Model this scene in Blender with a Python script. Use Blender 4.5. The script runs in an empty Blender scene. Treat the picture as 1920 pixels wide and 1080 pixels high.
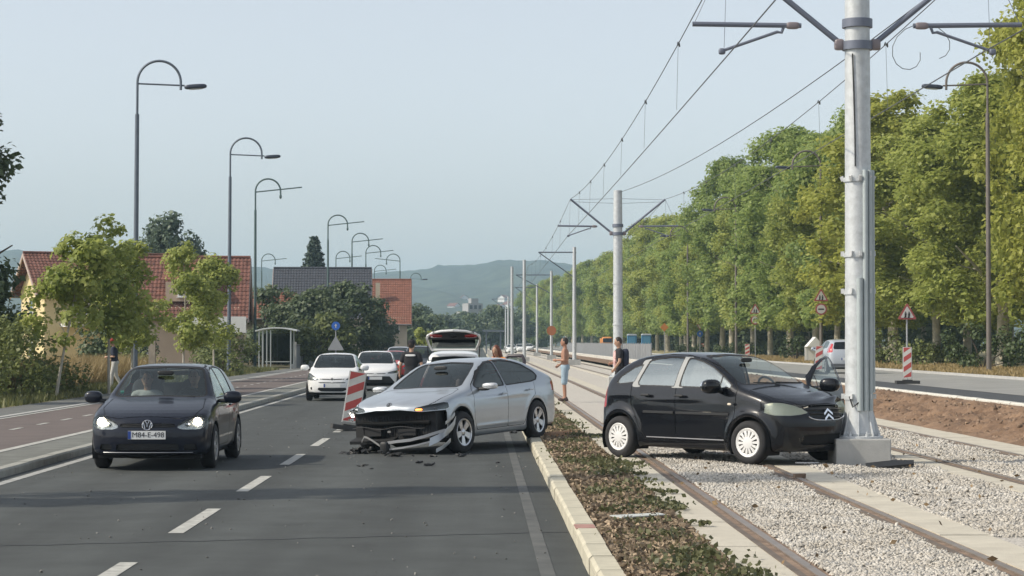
import bpy, bmesh, math, random
import numpy as np
from mathutils import Vector, Matrix
R = math.radians
scene = bpy.context.scene
col = scene.collection
random.seed(7); rng = np.random.default_rng(7)

# ------------------------------------------------------------------ camera
CAMZ, FPX, VX, VY = 1.85, 4000.0, 900.0, 641.0      # eye height, focal length in photo pixels, vanishing point
cd = bpy.data.cameras.new('camera'); cam = bpy.data.objects.new('camera', cd); col.objects.link(cam)
cd.sensor_width = 36; cd.lens = FPX/1920*36; cd.clip_start = 0.2; cd.clip_end = 20000
cam.location = (0, 0, CAMZ)
cam.rotation_euler = (R(90) + math.atan((VY-540)/FPX), 0, -math.atan((960-VX)/FPX))
scene.camera = cam

# ------------------------------------------------------------------ sky, sun, exposure
SUN_EL = R(40); SUN_DIR = Vector((-1, -0.22, 0)).normalized()      # towards the sun, in plan
w = bpy.data.worlds.new('World'); scene.world = w; w.use_nodes = True
nt = w.node_tree; bg = nt.nodes['Background']
sky = nt.nodes.new('ShaderNodeTexSky'); sky.sky_type = 'NISHITA'; sky.sun_disc = False
sky.sun_elevation = SUN_EL; sky.sun_rotation = math.atan2(SUN_DIR.x, SUN_DIR.y)
sky.air_density = 1.0; sky.dust_density = 2.6; sky.ozone_density = 1.6; sky.altitude = 500
hs = nt.nodes.new('ShaderNodeHueSaturation'); hs.inputs['Saturation'].default_value = 0.37
nt.links.new(sky.outputs[0], hs.inputs['Color']); nt.links.new(hs.outputs[0], bg.inputs[0])
bg.inputs[1].default_value = 0.15
sd_ = bpy.data.lights.new('sun', 'SUN'); sd_.energy = 3.15; sd_.angle = R(0.6); sd_.color = (1, 0.90, 0.74)
sun = bpy.data.objects.new('sun', sd_); col.objects.link(sun)
sv = Vector((SUN_DIR.x*math.cos(SUN_EL), SUN_DIR.y*math.cos(SUN_EL), math.sin(SUN_EL)))
sun.rotation_euler = sv.to_track_quat('Z', 'Y').to_euler(); sun.location = (-30, -10, 40)
scene.view_settings.view_transform = 'Standard'; scene.view_settings.look = 'None'
scene.view_settings.exposure = 0.27; scene.view_settings.gamma = 1
scene.render.engine = 'CYCLES'
scene.cycles.max_bounces = 8; scene.cycles.transparent_max_bounces = 16
scene.cycles.volume_bounces = 1

# ------------------------------------------------------------------ materials
MATS = {}
def M(name, c=(.5,.5,.5), rough=.6, metal=0, var=0, vscale=3, bump=0, bscale=40, coat=0, emit=0, ecol=None, spec=.5, c2=None, detail=6, island=0):
    if name in MATS: return MATS[name]
    m = bpy.data.materials.new(name); m.use_nodes = True; t = m.node_tree; p = t.nodes['Principled BSDF']
    p.inputs['Base Color'].default_value = (*c, 1); p.inputs['Roughness'].default_value = rough
    p.inputs['Metallic'].default_value = metal; p.inputs['Specular IOR Level'].default_value = spec
    p.inputs['Coat Weight'].default_value = coat; p.inputs['Coat Roughness'].default_value = .04
    tc = t.nodes.new('ShaderNodeTexCoord')
    if var or c2:
        n = t.nodes.new('ShaderNodeTexNoise'); n.inputs['Scale'].default_value = vscale; n.inputs['Detail'].default_value = detail
        n.inputs['Roughness'].default_value = .65
        t.links.new(tc.outputs['Object'], n.inputs['Vector'])
        r = t.nodes.new('ShaderNodeValToRGB'); r.color_ramp.elements[0].position = .3; r.color_ramp.elements[1].position = .7
        a = [x*(1-var) for x in c]; b = [min(1, x*(1+var)) for x in (c2 or c)]
        r.color_ramp.elements[0].color = (*a, 1); r.color_ramp.elements[1].color = (*b, 1)
        t.links.new(n.outputs[0], r.inputs[0]); src = r.outputs[0]
        if island:
            g = t.nodes.new('ShaderNodeNewGeometry'); h = t.nodes.new('ShaderNodeHueSaturation')
            mr = t.nodes.new('ShaderNodeMapRange'); mr.inputs['To Min'].default_value = 1-island; mr.inputs['To Max'].default_value = 1+island
            t.links.new(g.outputs['Random Per Island'], mr.inputs[0]); t.links.new(mr.outputs[0], h.inputs['Value'])
            t.links.new(src, h.inputs['Color']); src = h.outputs[0]
        t.links.new(src, p.inputs['Base Color'])
    if bump:
        n2 = t.nodes.new('ShaderNodeTexNoise'); n2.inputs['Scale'].default_value = bscale; n2.inputs['Detail'].default_value = 5
        t.links.new(tc.outputs['Object'], n2.inputs['Vector'])
        b_ = t.nodes.new('ShaderNodeBump'); b_.inputs['Strength'].default_value = bump; b_.inputs['Distance'].default_value = .02
        t.links.new(n2.outputs[0], b_.inputs['Height']); t.links.new(b_.outputs[0], p.inputs['Normal'])
    if emit:
        p.inputs['Emission Color'].default_value = (*(ecol or c), 1); p.inputs['Emission Strength'].default_value = emit
    MATS[name] = m; return m

def glass(name, tint=(.6,.65,.62), ior=1.5, rough=0.02, base=0.0):
    if name in MATS: return MATS[name]
    m = bpy.data.materials.new(name); m.use_nodes = True; t = m.node_tree; t.nodes.clear()
    o = t.nodes.new('ShaderNodeOutputMaterial'); mx = t.nodes.new('ShaderNodeMixShader'); tr = t.nodes.new('ShaderNodeBsdfTransparent')
    gl = t.nodes.new('ShaderNodeBsdfGlossy'); gl.inputs['Roughness'].default_value = rough; gl.inputs['Color'].default_value = (.90,.97,.93,1)
    fr = t.nodes.new('ShaderNodeFresnel'); fr.inputs[0].default_value = ior
    ad = t.nodes.new('ShaderNodeMath'); ad.operation = 'ADD'; ad.inputs[1].default_value = base; ad.use_clamp = True
    tr.inputs[0].default_value = (*tint, 1)
    t.links.new(fr.outputs[0], ad.inputs[0]); t.links.new(ad.outputs[0], mx.inputs[0]); t.links.new(tr.outputs[0], mx.inputs[1]); t.links.new(gl.outputs[0], mx.inputs[2])
    t.links.new(mx.outputs[0], o.inputs[0]); MATS[name] = m; return m

def leafmat(name, c1, c2, trans=.3, rough=.5, vscale=.35):
    """foliage: colour differs leaf by leaf and slowly through the crown; some light passes through"""
    if name in MATS: return MATS[name]
    m = bpy.data.materials.new(name); m.use_nodes = True; t = m.node_tree; p = t.nodes['Principled BSDF']; o = t.nodes['Material Output']
    g = t.nodes.new('ShaderNodeNewGeometry'); tc = t.nodes.new('ShaderNodeTexCoord')
    n = t.nodes.new('ShaderNodeTexNoise'); n.inputs['Scale'].default_value = vscale; n.inputs['Detail'].default_value = 2
    t.links.new(tc.outputs['Object'], n.inputs['Vector'])
    a = t.nodes.new('ShaderNodeMath'); a.operation = 'MULTIPLY_ADD'; a.inputs[1].default_value = .55
    t.links.new(g.outputs['Random Per Island'], a.inputs[0])
    b = t.nodes.new('ShaderNodeMapRange'); b.inputs['From Min'].default_value = .3; b.inputs['From Max'].default_value = .7; b.inputs['To Max'].default_value = .45
    t.links.new(n.outputs[0], b.inputs[0]); t.links.new(b.outputs[0], a.inputs[2])
    r = t.nodes.new('ShaderNodeValToRGB'); r.color_ramp.elements[0].color = (*c1, 1); r.color_ramp.elements[1].color = (*c2, 1)
    t.links.new(a.outputs[0], r.inputs[0]); t.links.new(r.outputs[0], p.inputs['Base Color']); p.inputs['Roughness'].default_value = rough
    p.inputs['Specular IOR Level'].default_value = .3
    tl = t.nodes.new('ShaderNodeBsdfTranslucent'); t.links.new(r.outputs[0], tl.inputs[0])
    mx = t.nodes.new('ShaderNodeMixShader'); mx.inputs[0].default_value = trans
    t.links.new(p.outputs[0], mx.inputs[1]); t.links.new(tl.outputs[0], mx.inputs[2]); t.links.new(mx.outputs[0], o.inputs[0])
    MATS[name] = m; return m

# ------------------------------------------------------------------ helpers
def W(x, y, D):                       # photo pixel + distance -> world
    return Vector(((x-VX)/FPX*D, D, CAMZ + (VY-y)/FPX*D))
def tag(o, label=None, cat=None, group=None, kind=None):
    if label: o['label'] = label
    if cat: o['category'] = cat
    if group: o['group'] = group
    if kind: o['kind'] = kind
    return o
def empty(name, loc=(0,0,0), rz=0, label=None, cat=None, group=None, parent=None):
    o = bpy.data.objects.new(name, None); col.objects.link(o); o.location = loc; o.rotation_euler = (0,0,rz)
    o.empty_display_size = .2
    if parent: o.parent = parent
    return tag(o, label, cat, group)
def link(name, me, parent=None, loc=None, rz=0):
    o = bpy.data.objects.new(name, me); col.objects.link(o)
    if parent: o.parent = parent
    if loc is not None: o.location = loc
    if rz: o.rotation_euler = (0,0,rz)
    return o
def copy_tree(o, parent=None, label=None):
    c = o.copy(); col.objects.link(c); c.parent = parent
    if label: c['label'] = label
    for ch in list(o.children): copy_tree(ch, c)
    return c
def mesh_np(name, V, F, mat, smooth=False):
    """V (n,3), F (m,k) arrays"""
    V = np.asarray(V, np.float32); F = np.asarray(F, np.int32); k = F.shape[1]
    me = bpy.data.meshes.new(name); me.vertices.add(len(V)); me.vertices.foreach_set('co', V.ravel())
    me.loops.add(F.size); me.loops.foreach_set('vertex_index', F.ravel())
    me.polygons.add(len(F)); me.polygons.foreach_set('loop_start', np.arange(0, F.size, k, dtype=np.int32))
    me.polygons.foreach_set('loop_total', np.full(len(F), k, np.int32))
    if smooth: me.polygons.foreach_set('use_smooth', np.ones(len(F), bool))
    me.update(calc_edges=True)
    if mat: me.materials.append(mat)
    return me

class B:
    """collects shapes for ONE mesh"""
    def __init__(s): s.v = []; s.f = []
    def add(s, v, f):
        n = len(s.v); s.v += [tuple(p) for p in v]; s.f += [tuple(i+n for i in q) for q in f]; return s
    def box(s, c, d, rz=0, rx=0, ry=0):
        hx, hy, hz = d[0]/2, d[1]/2, d[2]/2
        m = Matrix.Translation(c) @ Matrix.Rotation(rz,4,'Z') @ Matrix.Rotation(ry,4,'Y') @ Matrix.Rotation(rx,4,'X')
        v = [m @ Vector((x*hx, y*hy, z*hz)) for x in (-1,1) for y in (-1,1) for z in (-1,1)]
        return s.add(v, [(0,1,3,2),(4,6,7,5),(0,4,5,1),(2,3,7,6),(0,2,6,4),(1,5,7,3)])
    def bx(s, x0, x1, y0, y1, z0, z1): return s.box(((x0+x1)/2,(y0+y1)/2,(z0+z1)/2), (x1-x0,y1-y0,z1-z0))
    def tube(s, pts, r, n=8, cap=True):
        pts = [Vector(p) for p in pts]; m = len(pts); rs = r if hasattr(r,'__len__') else [r]*m
        V = []; F = []; up = None
        for i, p in enumerate(pts):
            d = (pts[min(i+1,m-1)] - pts[max(i-1,0)]).normalized()
            if up is None: up = Vector((0,0,1)) if abs(d.z) < .9 else Vector((1,0,0))
            a = d.cross(up)
            if a.length < 1e-4: a = d.cross(Vector((0,1,0)))
            a.normalize(); b = a.cross(d).normalized(); up = b
            for k in range(n):
                t = 2*math.pi*k/n; V.append(p + (a*math.cos(t) + b*math.sin(t))*rs[i])
        for i in range(m-1):
            for k in range(n): F.append((i*n+k, i*n+(k+1)%n, (i+1)*n+(k+1)%n, (i+1)*n+k))
        if cap: F.append(tuple(range(n-1,-1,-1))); F.append(tuple(range((m-1)*n, m*n)))
        return s.add(V, F)
    def lathe(s, prof, n=24, axis='Z', c=(0,0,0), close=False):
        V = []; F = []; m = len(prof)
        for (r, h) in prof:
            for k in range(n):
                t = 2*math.pi*k/n; a, b = r*math.cos(t), r*math.sin(t)
                p = {'Z': (a,b,h), 'Y': (a,h,b), 'X': (h,a,b)}[axis]; V.append((p[0]+c[0], p[1]+c[1], p[2]+c[2]))
        for i in range(m if close else m-1):
            j = (i+1) % m
            for k in range(n): F.append((i*n+k, i*n+(k+1)%n, j*n+(k+1)%n, j*n+k))
        return s.add(V, F)
    def prism(s, poly, h0, h1, axis='Z', mat=None):
        n = len(poly); V = []
        for h in (h0, h1):
            for (a, b) in poly: V.append({'Z': (a,b,h), 'Y': (a,h,b), 'X': (h,a,b)}[axis])
        if mat: V = [mat @ Vector(v) for v in V]
        F = [tuple(range(n-1,-1,-1)), tuple(range(n,2*n))] + [(i,(i+1)%n,n+(i+1)%n,n+i) for i in range(n)]
        return s.add(V, F)
    def sq(s, c, r, e=.5, nu=18, nv=12, mat=None):
        """superellipsoid: e=1 ball, e small = rounded box"""
        V = []; F = []
        pw = lambda x: math.copysign(abs(x)**e, x)
        for i in range(nv+1):
            ph = -math.pi/2 + math.pi*i/nv
            for k in range(nu):
                t = 2*math.pi*k/nu
                p = Vector((r[0]*pw(math.cos(ph))*pw(math.cos(t)), r[1]*pw(math.cos(ph))*pw(math.sin(t)), r[2]*pw(math.sin(ph))))
                if mat: p = mat @ p
                V.append(p + Vector(c))
        for i in range(nv):
            for k in range(nu): F.append((i*nu+k, i*nu+(k+1)%nu, (i+1)*nu+(k+1)%nu, (i+1)*nu+k))
        return s.add(V, F)
    def mesh(s, name, mat, smooth=True, ang=35):
        me = bpy.data.meshes.new(name); me.from_pydata([tuple(p) for p in s.v], [], s.f)
        bm = bmesh.new(); bm.from_mesh(me); bmesh.ops.recalc_face_normals(bm, faces=bm.faces); bm.to_mesh(me); bm.free()
        if mat: me.materials.append(mat)
        if smooth:
            me.polygons.foreach_set('use_smooth', [True]*len(me.polygons)); me.set_sharp_from_angle(angle=R(ang))
        me.update(); return me
    def build(s, name, mat, parent=None, smooth=True, ang=35, loc=None, rz=0):
        return link(name, s.mesh(name, mat, smooth, ang), parent, loc, rz)

def text_mesh(name, txt, size, mat, parent, loc, rot, extrude=.002, align='CENTER'):
    cu = bpy.data.curves.new(name, 'FONT'); cu.body = txt; cu.size = size; cu.extrude = extrude; cu.align_x = align; cu.align_y = 'CENTER'
    o = bpy.data.objects.new(name, cu); col.objects.link(o)
    dg = bpy.context.evaluated_depsgraph_get(); me = bpy.data.meshes.new_from_object(o.evaluated_get(dg))
    bpy.data.objects.remove(o); me.materials.clear(); me.materials.append(mat)
    q = link(name, me, parent, loc); q.rotation_euler = rot; return q

# common materials
asph = M('asphalt', (.053,.059,.058), .85, var=.2, vscale=1.3, bump=.35, bscale=220)
BLACK = M('black_plastic', (.018,.019,.021), .55)
RUBBER = M('tyre_rubber', (.022,.022,.024), .85)
GALV = M('galvanised_steel', (.53,.555,.57), .5, .3, var=.16, vscale=9, bump=.08, bscale=30)
DARKSTEEL = M('lamp_steel', (.13,.155,.19), .5, .4, var=.12, vscale=3)
WHITEPAINT = M('white_road_paint', (.40,.40,.37), .8, var=.35, vscale=7)
CONC = M('concrete', (.50,.465,.385), .9, var=.14, vscale=2.5, bump=.25, bscale=60)
CONCG = M('grey_concrete', (.40,.40,.385), .9, var=.12, vscale=3, bump=.25, bscale=50)
# ================================================================== THE SETTING
def sheet(name, x0, x1, y0, y1, z, mat, parent=None, nx=1, ny=1):
    xs = np.linspace(x0,x1,nx+1); ys = np.linspace(y0,y1,ny+1)
    V = [(x,y,z) for y in ys for x in xs]
    F = [(j*(nx+1)+i, j*(nx+1)+i+1, (j+1)*(nx+1)+i+1, (j+1)*(nx+1)+i) for j in range(ny) for i in range(nx)]
    me = bpy.data.meshes.new(name); me.from_pydata(V, [], F); me.materials.append(mat); me.update()
    o = link(name, me, parent)
    if not parent: o['kind'] = 'structure'
    return o
YN, YF = -25, 560
gmat = M('ground_earth', (.10,.105,.06), .95, var=.3, vscale=.02, c2=(.14,.13,.075))
sheet('ground', -6000, 6000, -300, 9000, -.06, gmat)

# asphalt with a lane-long worn look, a thin darker line running across it
def asphalt_nodes():
    m = asph; t = m.node_tree; p = t.nodes['Principled BSDF']; tc = [n for n in t.nodes if n.type == 'TEX_COORD'][0]
    old = p.inputs['Base Color'].links[0].from_socket
    n = t.nodes.new('ShaderNodeTexNoise'); n.inputs['Scale'].default_value = 260; n.inputs['Detail'].default_value = 2
    t.links.new(tc.outputs['Object'], n.inputs['Vector'])
    mp = t.nodes.new('ShaderNodeMapping'); mp.inputs['Scale'].default_value = (1.1, .05, 1); t.links.new(tc.outputs['Object'], mp.inputs[0])
    n2 = t.nodes.new('ShaderNodeTexNoise'); n2.inputs['Scale'].default_value = 1.2; n2.inputs['Detail'].default_value = 4; t.links.new(mp.outputs[0], n2.inputs['Vector'])
    mr = t.nodes.new('ShaderNodeMapRange'); mr.inputs['From Min'].default_value = .3; mr.inputs['From Max'].default_value = .7
    mr.inputs['To Min'].default_value = .8; mr.inputs['To Max'].default_value = 1.22; t.links.new(n.outputs[0], mr.inputs[0])
    mr2 = t.nodes.new('ShaderNodeMapRange'); mr2.inputs['From Min'].default_value = .3; mr2.inputs['From Max'].default_value = .7
    mr2.inputs['To Min'].default_value = .76; mr2.inputs['To Max'].default_value = 1.24; t.links.new(n2.outputs[0], mr2.inputs[0])
    mu = t.nodes.new('ShaderNodeMath'); mu.operation = 'MULTIPLY'; t.links.new(mr.outputs[0], mu.inputs[0]); t.links.new(mr2.outputs[0], mu.inputs[1])
    # wheel tracks polished paler, scattered oil stains
    sx = t.nodes.new('ShaderNodeSeparateXYZ'); t.links.new(tc.outputs['Object'], sx.inputs[0])
    m1 = t.nodes.new('ShaderNodeMath'); m1.operation = 'MULTIPLY_ADD'; m1.inputs[1].default_value = 2*math.pi/1.82; m1.inputs[2].default_value = .9; t.links.new(sx.outputs[0], m1.inputs[0])
    m2 = t.nodes.new('ShaderNodeMath'); m2.operation = 'COSINE'; t.links.new(m1.outputs[0], m2.inputs[0])
    m3 = t.nodes.new('ShaderNodeMath'); m3.operation = 'MULTIPLY_ADD'; m3.inputs[1].default_value = .07; m3.inputs[2].default_value = 1; t.links.new(m2.outputs[0], m3.inputs[0])
    n3 = t.nodes.new('ShaderNodeTexNoise'); n3.inputs['Scale'].default_value = .9; n3.inputs['Detail'].default_value = 7; n3.inputs['Roughness'].default_value = .7; t.links.new(tc.outputs['Object'], n3.inputs['Vector'])
    mr3 = t.nodes.new('ShaderNodeMapRange'); mr3.inputs['From Min'].default_value = .62; mr3.inputs['From Max'].default_value = .75; mr3.inputs['To Min'].default_value = 1; mr3.inputs['To Max'].default_value = .70; t.links.new(n3.outputs[0], mr3.inputs[0])
    m4 = t.nodes.new('ShaderNodeMath'); m4.operation = 'MULTIPLY'; t.links.new(m3.outputs[0], m4.inputs[0]); t.links.new(mr3.outputs[0], m4.inputs[1])
    m5 = t.nodes.new('ShaderNodeMath'); m5.operation = 'MULTIPLY'; t.links.new(mu.outputs[0], m5.inputs[0]); t.links.new(m4.outputs[0], m5.inputs[1]); mu = m5
    h = t.nodes.new('ShaderNodeHueSaturation'); t.links.new(mu.outputs[0], h.inputs['Value']); t.links.new(old, h.inputs['Color'])
    t.links.new(h.outputs[0], p.inputs['Base Color'])
asphalt_nodes()
road = sheet('road', -6.5, .87, YN, YF, 0, asph)

# road paint
lane = empty('lane_marking'); lane['kind'] = 'structure'
b0 = B().bx(-.075,.075,-1.5,1.5,.002,.005).mesh('lane_dash', WHITEPAINT)
# dash starts found in the photograph: 3 m dash, 3 m gap
y = 14.97
while y < 330:
    link('lane_dash', b0, lane, (-2.94, y+1.5, 0)); y += 5.75
worn = M('worn_paint', (.062,.067,.066), .85, var=.15, vscale=1.6, c2=(.105,.108,.104))
B().bx(.48,.60,YN,YF,.002,.004).build('edge_line', worn, lane)
B().bx(-6.32,-6.18,YN,YF,.002,.004).build('edge_line', M('worn_paint_pale', (.34,.345,.33), .85, var=.35, vscale=5), lane)
seal = M('asphalt_dark_line', (.03,.033,.036), .7)  # darker tone for the thin line across the lanes
jb = B()
pts = [(-6.5+7.37*i/40, 18.9+1.9*i/40 + .03*math.sin(i*1.7)+random.uniform(-.02,.02), .003) for i in range(41)]
for a, b in zip(pts[:-1], pts[1:]):
    jb.add([(a[0],a[1]-.02,.003),(b[0],b[1]-.02,.003),(b[0],b[1]+.02,.003),(a[0],a[1]+.02,.003)], [(0,1,2,3)])
jb.build('thin_dark_line', seal, road, smooth=False)

# left: kerb, verge strip, cycle path, footway, grass
gl_m = M('verge_grass_ground', (.10,.105,.045), .95, var=.35, vscale=.8, c2=(.20,.17,.085), bump=.5, bscale=30)
sheet('left_verge', -70, -6.52, YN, YF, .096, gl_m)
pav = sheet('pavement', -7.62, -6.69, YN, YF, .104, M('pavement_asphalt', (.15,.155,.14), .9, var=.2, vscale=2.0, bump=.3, bscale=120))
sheet('cycle_path', -10.86, -7.62, YN, YF, .104, M('red_asphalt', (.125,.102,.094), .9, var=.16, vscale=1.2, bump=.3, bscale=160))
sheet('footway', -12.6, -11.15, YN, YF, .104, M('footway_asphalt', (.13,.135,.13), .9, var=.2, vscale=1.5, bump=.3, bscale=120))
cm = empty('cycle_path_marking'); cm['kind'] = 'structure'
B().bx(-7.72,-7.56,YN,YF,.108,.111).build('edge_line', WHITEPAINT, cm)
B().bx(-10.92,-10.80,YN,YF,.108,.111).build('edge_line', WHITEPAINT, cm)
B().bx(-11.16,-10.98,YN,YF,.098,.125).build('edging', CONCG, cm)
d1 = B().bx(-.05,.05,-.5,.5,.108,.111).mesh('lane_dash', WHITEPAINT)
for i in range(40): link('lane_dash', d1, cm, (-9.3, 30+2.6*i, 0))

KERB = M('kerb_concrete', (.47,.44,.345), .9, var=.16, vscale=3.0, bump=.3, bscale=50)
KERBD = M('kerb_old', (.30,.30,.27), .9, var=.22, vscale=2.0, bump=.3, bscale=50)
def kerb(name, x0, x1, z1, y0, ynear, y1, L, mat, side):
    k = empty(name); k['kind'] = 'structure'
    ch = .025
    def prof(): # chamfer towards the road
        return [(x0,-.05),(x1,-.05),(x1,z1),(x0+ch,z1),(x0,z1-ch)] if side > 0 else [(x0,-.05),(x1,-.05),(x1,z1-ch),(x1-ch,z1),(x0,z1)]
    me = B().prism(prof(), -L/2+.006, L/2-.006, 'Y').mesh('kerb_stone', mat, smooth=False)
    y = y0
    while y < ynear:
        o = link('kerb_stone', me, k, (random.uniform(-.006,.006), y+L/2, random.uniform(-.004,.004))); o.rotation_euler = (0, 0, random.uniform(-.003,.003)); y += L
    B().prism(prof(), y+.006, y1, 'Y').build('kerb_run', mat, k, smooth=False)
    return k
rk = kerb('median_kerb', .87, 1.06, .15, 12, 62, YF, 1.0, KERB, 1)
kerb('pavement_kerb', -6.69, -6.5, .118, 14, 60, YF, 1.0, KERBD, -1)
B().bx(.873,1.057,19.5,19.9,.146,.1535).build('red_paint_mark', M('red_smear', (.36,.20,.17), .9, var=.3, vscale=14), rk, smooth=False)
tactile = sheet('median_ground', .87, 9.0, YN, YF, .085, M('track_subsoil', (.30,.28,.25), .95, var=.2, vscale=2))

# planting strip: earth, bark chips, creeping ground cover
def fbm(x, y, s, seed=0):
    return (np.sin(x*s*1.7+seed)*np.cos(y*s*1.3+seed*2.1)+.5*np.sin(x*s*3.9+y*s*2.2+seed*.7)+.35*np.cos(y*s*6.1-x*s*5.3+seed*1.9)+.2*np.sin(x*s*11+seed)*np.sin(y*s*12.7))/2.05
def terrain(name, x0, x1, y0, y1, nx, ny, zf, mat, kind='structure', smooth=True):
    X, Y = np.meshgrid(np.linspace(x0,x1,nx), np.linspace(y0,y1,ny)); Z = zf(X, Y)
    V = np.stack([X,Y,Z],-1).reshape(-1,3); i = np.arange((ny-1)*nx).reshape(ny-1,nx)[:,:-1].ravel()
    F = np.stack([i,i+1,i+nx+1,i+nx],1); o = link(name, mesh_np(name, V, F, mat, smooth)); o['kind'] = kind; return o
MULCH = M('bark_mulch_earth', (.12,.085,.056), .95, var=.3, vscale=7, c2=(.20,.145,.098), bump=.9, bscale=45)
mz = lambda X, Y: .125 + .03*fbm(X, Y, 3.1, 1) + .012*rng.standard_normal(X.shape)
terrain('planting_strip', 1.06, 1.95, 8, 75, 14, 900, mz, MULCH)
sheet('planting_strip_far', 1.06, 1.95, 75, 230, .13, MULCH)

def scatter_quads(name, P, size, mat, kind='stuff', flat=.5, asp=1.6, parent=None):
    """small bent leaf / chip faces: two quads each would double cost, so one rhombus"""
    n = len(P); a = rng.standard_normal((n,3)); a[:,2] *= flat; a /= np.linalg.norm(a,axis=1)[:,None]
    t = rng.standard_normal((n,3)); t[:,2] *= flat; b = np.cross(a,t); b /= np.linalg.norm(b,axis=1)[:,None]
    s = (size*(.6+.8*rng.random(n)))[:,None]
    V = np.stack([P+a*s*asp/2, P+b*s/2, P-a*s*asp/2, P-b*s/2],1).reshape(-1,3)
    o = link(name, mesh_np(name, V, np.arange(4*n).reshape(n,4), mat), parent)
    if kind: o['kind'] = kind
    return o
n = 26000
Y = 14 + (62-14)*rng.random(n)**1.7; X = 1.08 + .85*rng.random(n)
P = np.stack([X,Y,.135+.035*rng.random(n)],1)
tag(scatter_quads('bark_mulch', P, .036, M('bark_chip', (.165,.12,.08), .9, var=.45, vscale=14, c2=(.29,.225,.155), island=.5), flat=.5), 'brown bark chips covering the planting strip behind the kerb', 'bark mulch')
cl = []
for i in range(115):
    y = 14 + 50*random.random()**1.5
    on = math.sin(y*.9)+.7*math.sin(y*2.3+1) + .35
    if on < .25 and random.random() < .9: continue
    x = 1.2+.72*random.random()**.6
    r = random.uniform(.07,.2); k = int(75*r/.12)
    q = rng.standard_normal((k,3))*[r,r*1.5,.035]; q[:,2] = np.abs(q[:,2]); cl.append(q+[x,y,.15])
    if random.random() < .22 and y < 40:      # runners creeping over the slab
        L = random.uniform(.15,.4); tt = rng.random(int(70*L/.3))
        cl.append(np.stack([1.9+tt*L, y+.06*rng.standard_normal(len(tt))-tt*.15, .15+.03*rng.random(len(tt))],1))
GC = leafmat('ground_cover_leaf', (.06,.075,.035), (.17,.17,.08), .25, vscale=2)
tag(scatter_quads('ground_cover', np.concatenate(cl), .04, GC, flat=.7, asp=1.3), 'low green creeping plants over the planting strip and slab edge', 'ground cover')

# track bed: slabs, rails, ballast
tracks = empty('track_slab'); tracks['kind'] = 'structure'
def slabs(x0, x1, L, y0, ynear, yfar, mat):
    me = B().bx(x0,x1,-L/2+.008,L/2-.008,.06,.13).mesh('slab', mat, smooth=False)
    y = y0
    while y < ynear:
        o = link('slab', me, tracks, (0, y+L/2, random.uniform(-.004,.003))); y += L
    B().bx(x0,x1,y+.008,yfar,.06,.13).build('slab_run', mat, tracks, smooth=False)
slabs(1.95, 2.40, 2.4, 6, 54, YF, CONC); slabs(4.10, 4.55, 2.4, 7, 55, YF, CONC)
slabs(6.20, 6.60, 2.4, 6.5, 45, YF, CONC); slabs(8.28, 8.95, 2.4, 7, 45, YF, CONC)
RUST = M('rail_rust', (.17,.115,.08), .8, .1, var=.35, vscale=5, c2=(.24,.17,.12))
RAILTOP = M('rail_head', (.32,.27,.23), .42, .6, var=.2, vscale=4)
STRIP = M('rail_rubber_strip', (.13,.105,.085), .85, var=.25, vscale=5)
for xr, lab in ((2.506,'nearer rail of the left tram track beside the kerb strip'),(4.01,'farther rail of the left tram track beside the crashed black car'),
                (6.69,'nearer rail of the right tram track past the pole block'),(8.19,'farther rail of the right tram track below the soil bank')):
    r_ = empty('tram_rail', (xr,0,0)); tag(r_, lab, 'rail', 'tram rails')
    B().bx(-.036,.036,YN,YF,.06,.142).build('rail_head', RAILTOP, r_, smooth=False)
    s_ = 1 if xr in (2.506, 6.69) else -1
    B().bx(-.10,-.04,YN,YF,.06,.128).bx(.04,.10,YN,YF,.06,.122).build('rail_web', RUST, r_, smooth=False)
    B().bx(-.16,-.104,YN,YF,.06,.134).build('rubber_strip', STRIP, r_, smooth=False)
GRAV = M('gravel_stone', (.41,.375,.32), .9, var=.06, vscale=1.1, c2=(.51,.49,.45), island=.20)
GBED = M('gravel_bed', (.36,.335,.30), .95, var=.35, vscale=26, c2=(.53,.50,.45), bump=1.0, bscale=45, detail=8)
gb = [(2.62,3.86),(4.55,6.20),(6.80,8.08)]
for i,(a,b) in enumerate(gb):
    sheet('ballast_bed', a, b, YN, YF, .108, GBED)
ico = np.array([(0,0,1),(.89,0,.45),(.28,.85,.45),(-.72,.53,.45),(-.72,-.53,.45),(.28,-.85,.45),(.72,.53,-.45),(-.28,.85,-.45),(-.89,0,-.45),(-.28,-.85,-.45),(.72,-.53,-.45),(0,0,-1)])
icf = np.array([(0,1,2),(0,2,3),(0,3,4),(0,4,5),(0,5,1),(1,6,2),(2,7,3),(3,8,4),(4,9,5),(5,10,1),(2,6,7),(3,7,8),(4,8,9),(5,9,10),(1,10,6)])
def stones(name, P, s, mat, flat=.6):
    n = len(P); a = rng.random(n)*6.28; sc = s*(.55+.9*rng.random(n))
    V = np.repeat(ico[None],n,0)*(1+.28*rng.standard_normal((n,12,1)))
    V[:,:,0] *= 1+.35*rng.standard_normal((n,1)).clip(-1,1); V[:,:,2] *= flat
    til = rng.standard_normal((n,1))*.5; V[:,:,2] += V[:,:,0]*til
    c, s_ = np.cos(a)[:,None], np.sin(a)[:,None]
    V = np.stack([V[:,:,0]*c-V[:,:,1]*s_, V[:,:,0]*s_+V[:,:,1]*c, V[:,:,2]],-1)*sc[:,None,None] + P[:,None,:]
    F = (icf[None]+12*np.arange(n)[:,None,None]).reshape(-1,3)
    o = link(name, mesh_np(name, V.reshape(-1,3), F, mat)); o['kind'] = 'stuff'; return o
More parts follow.
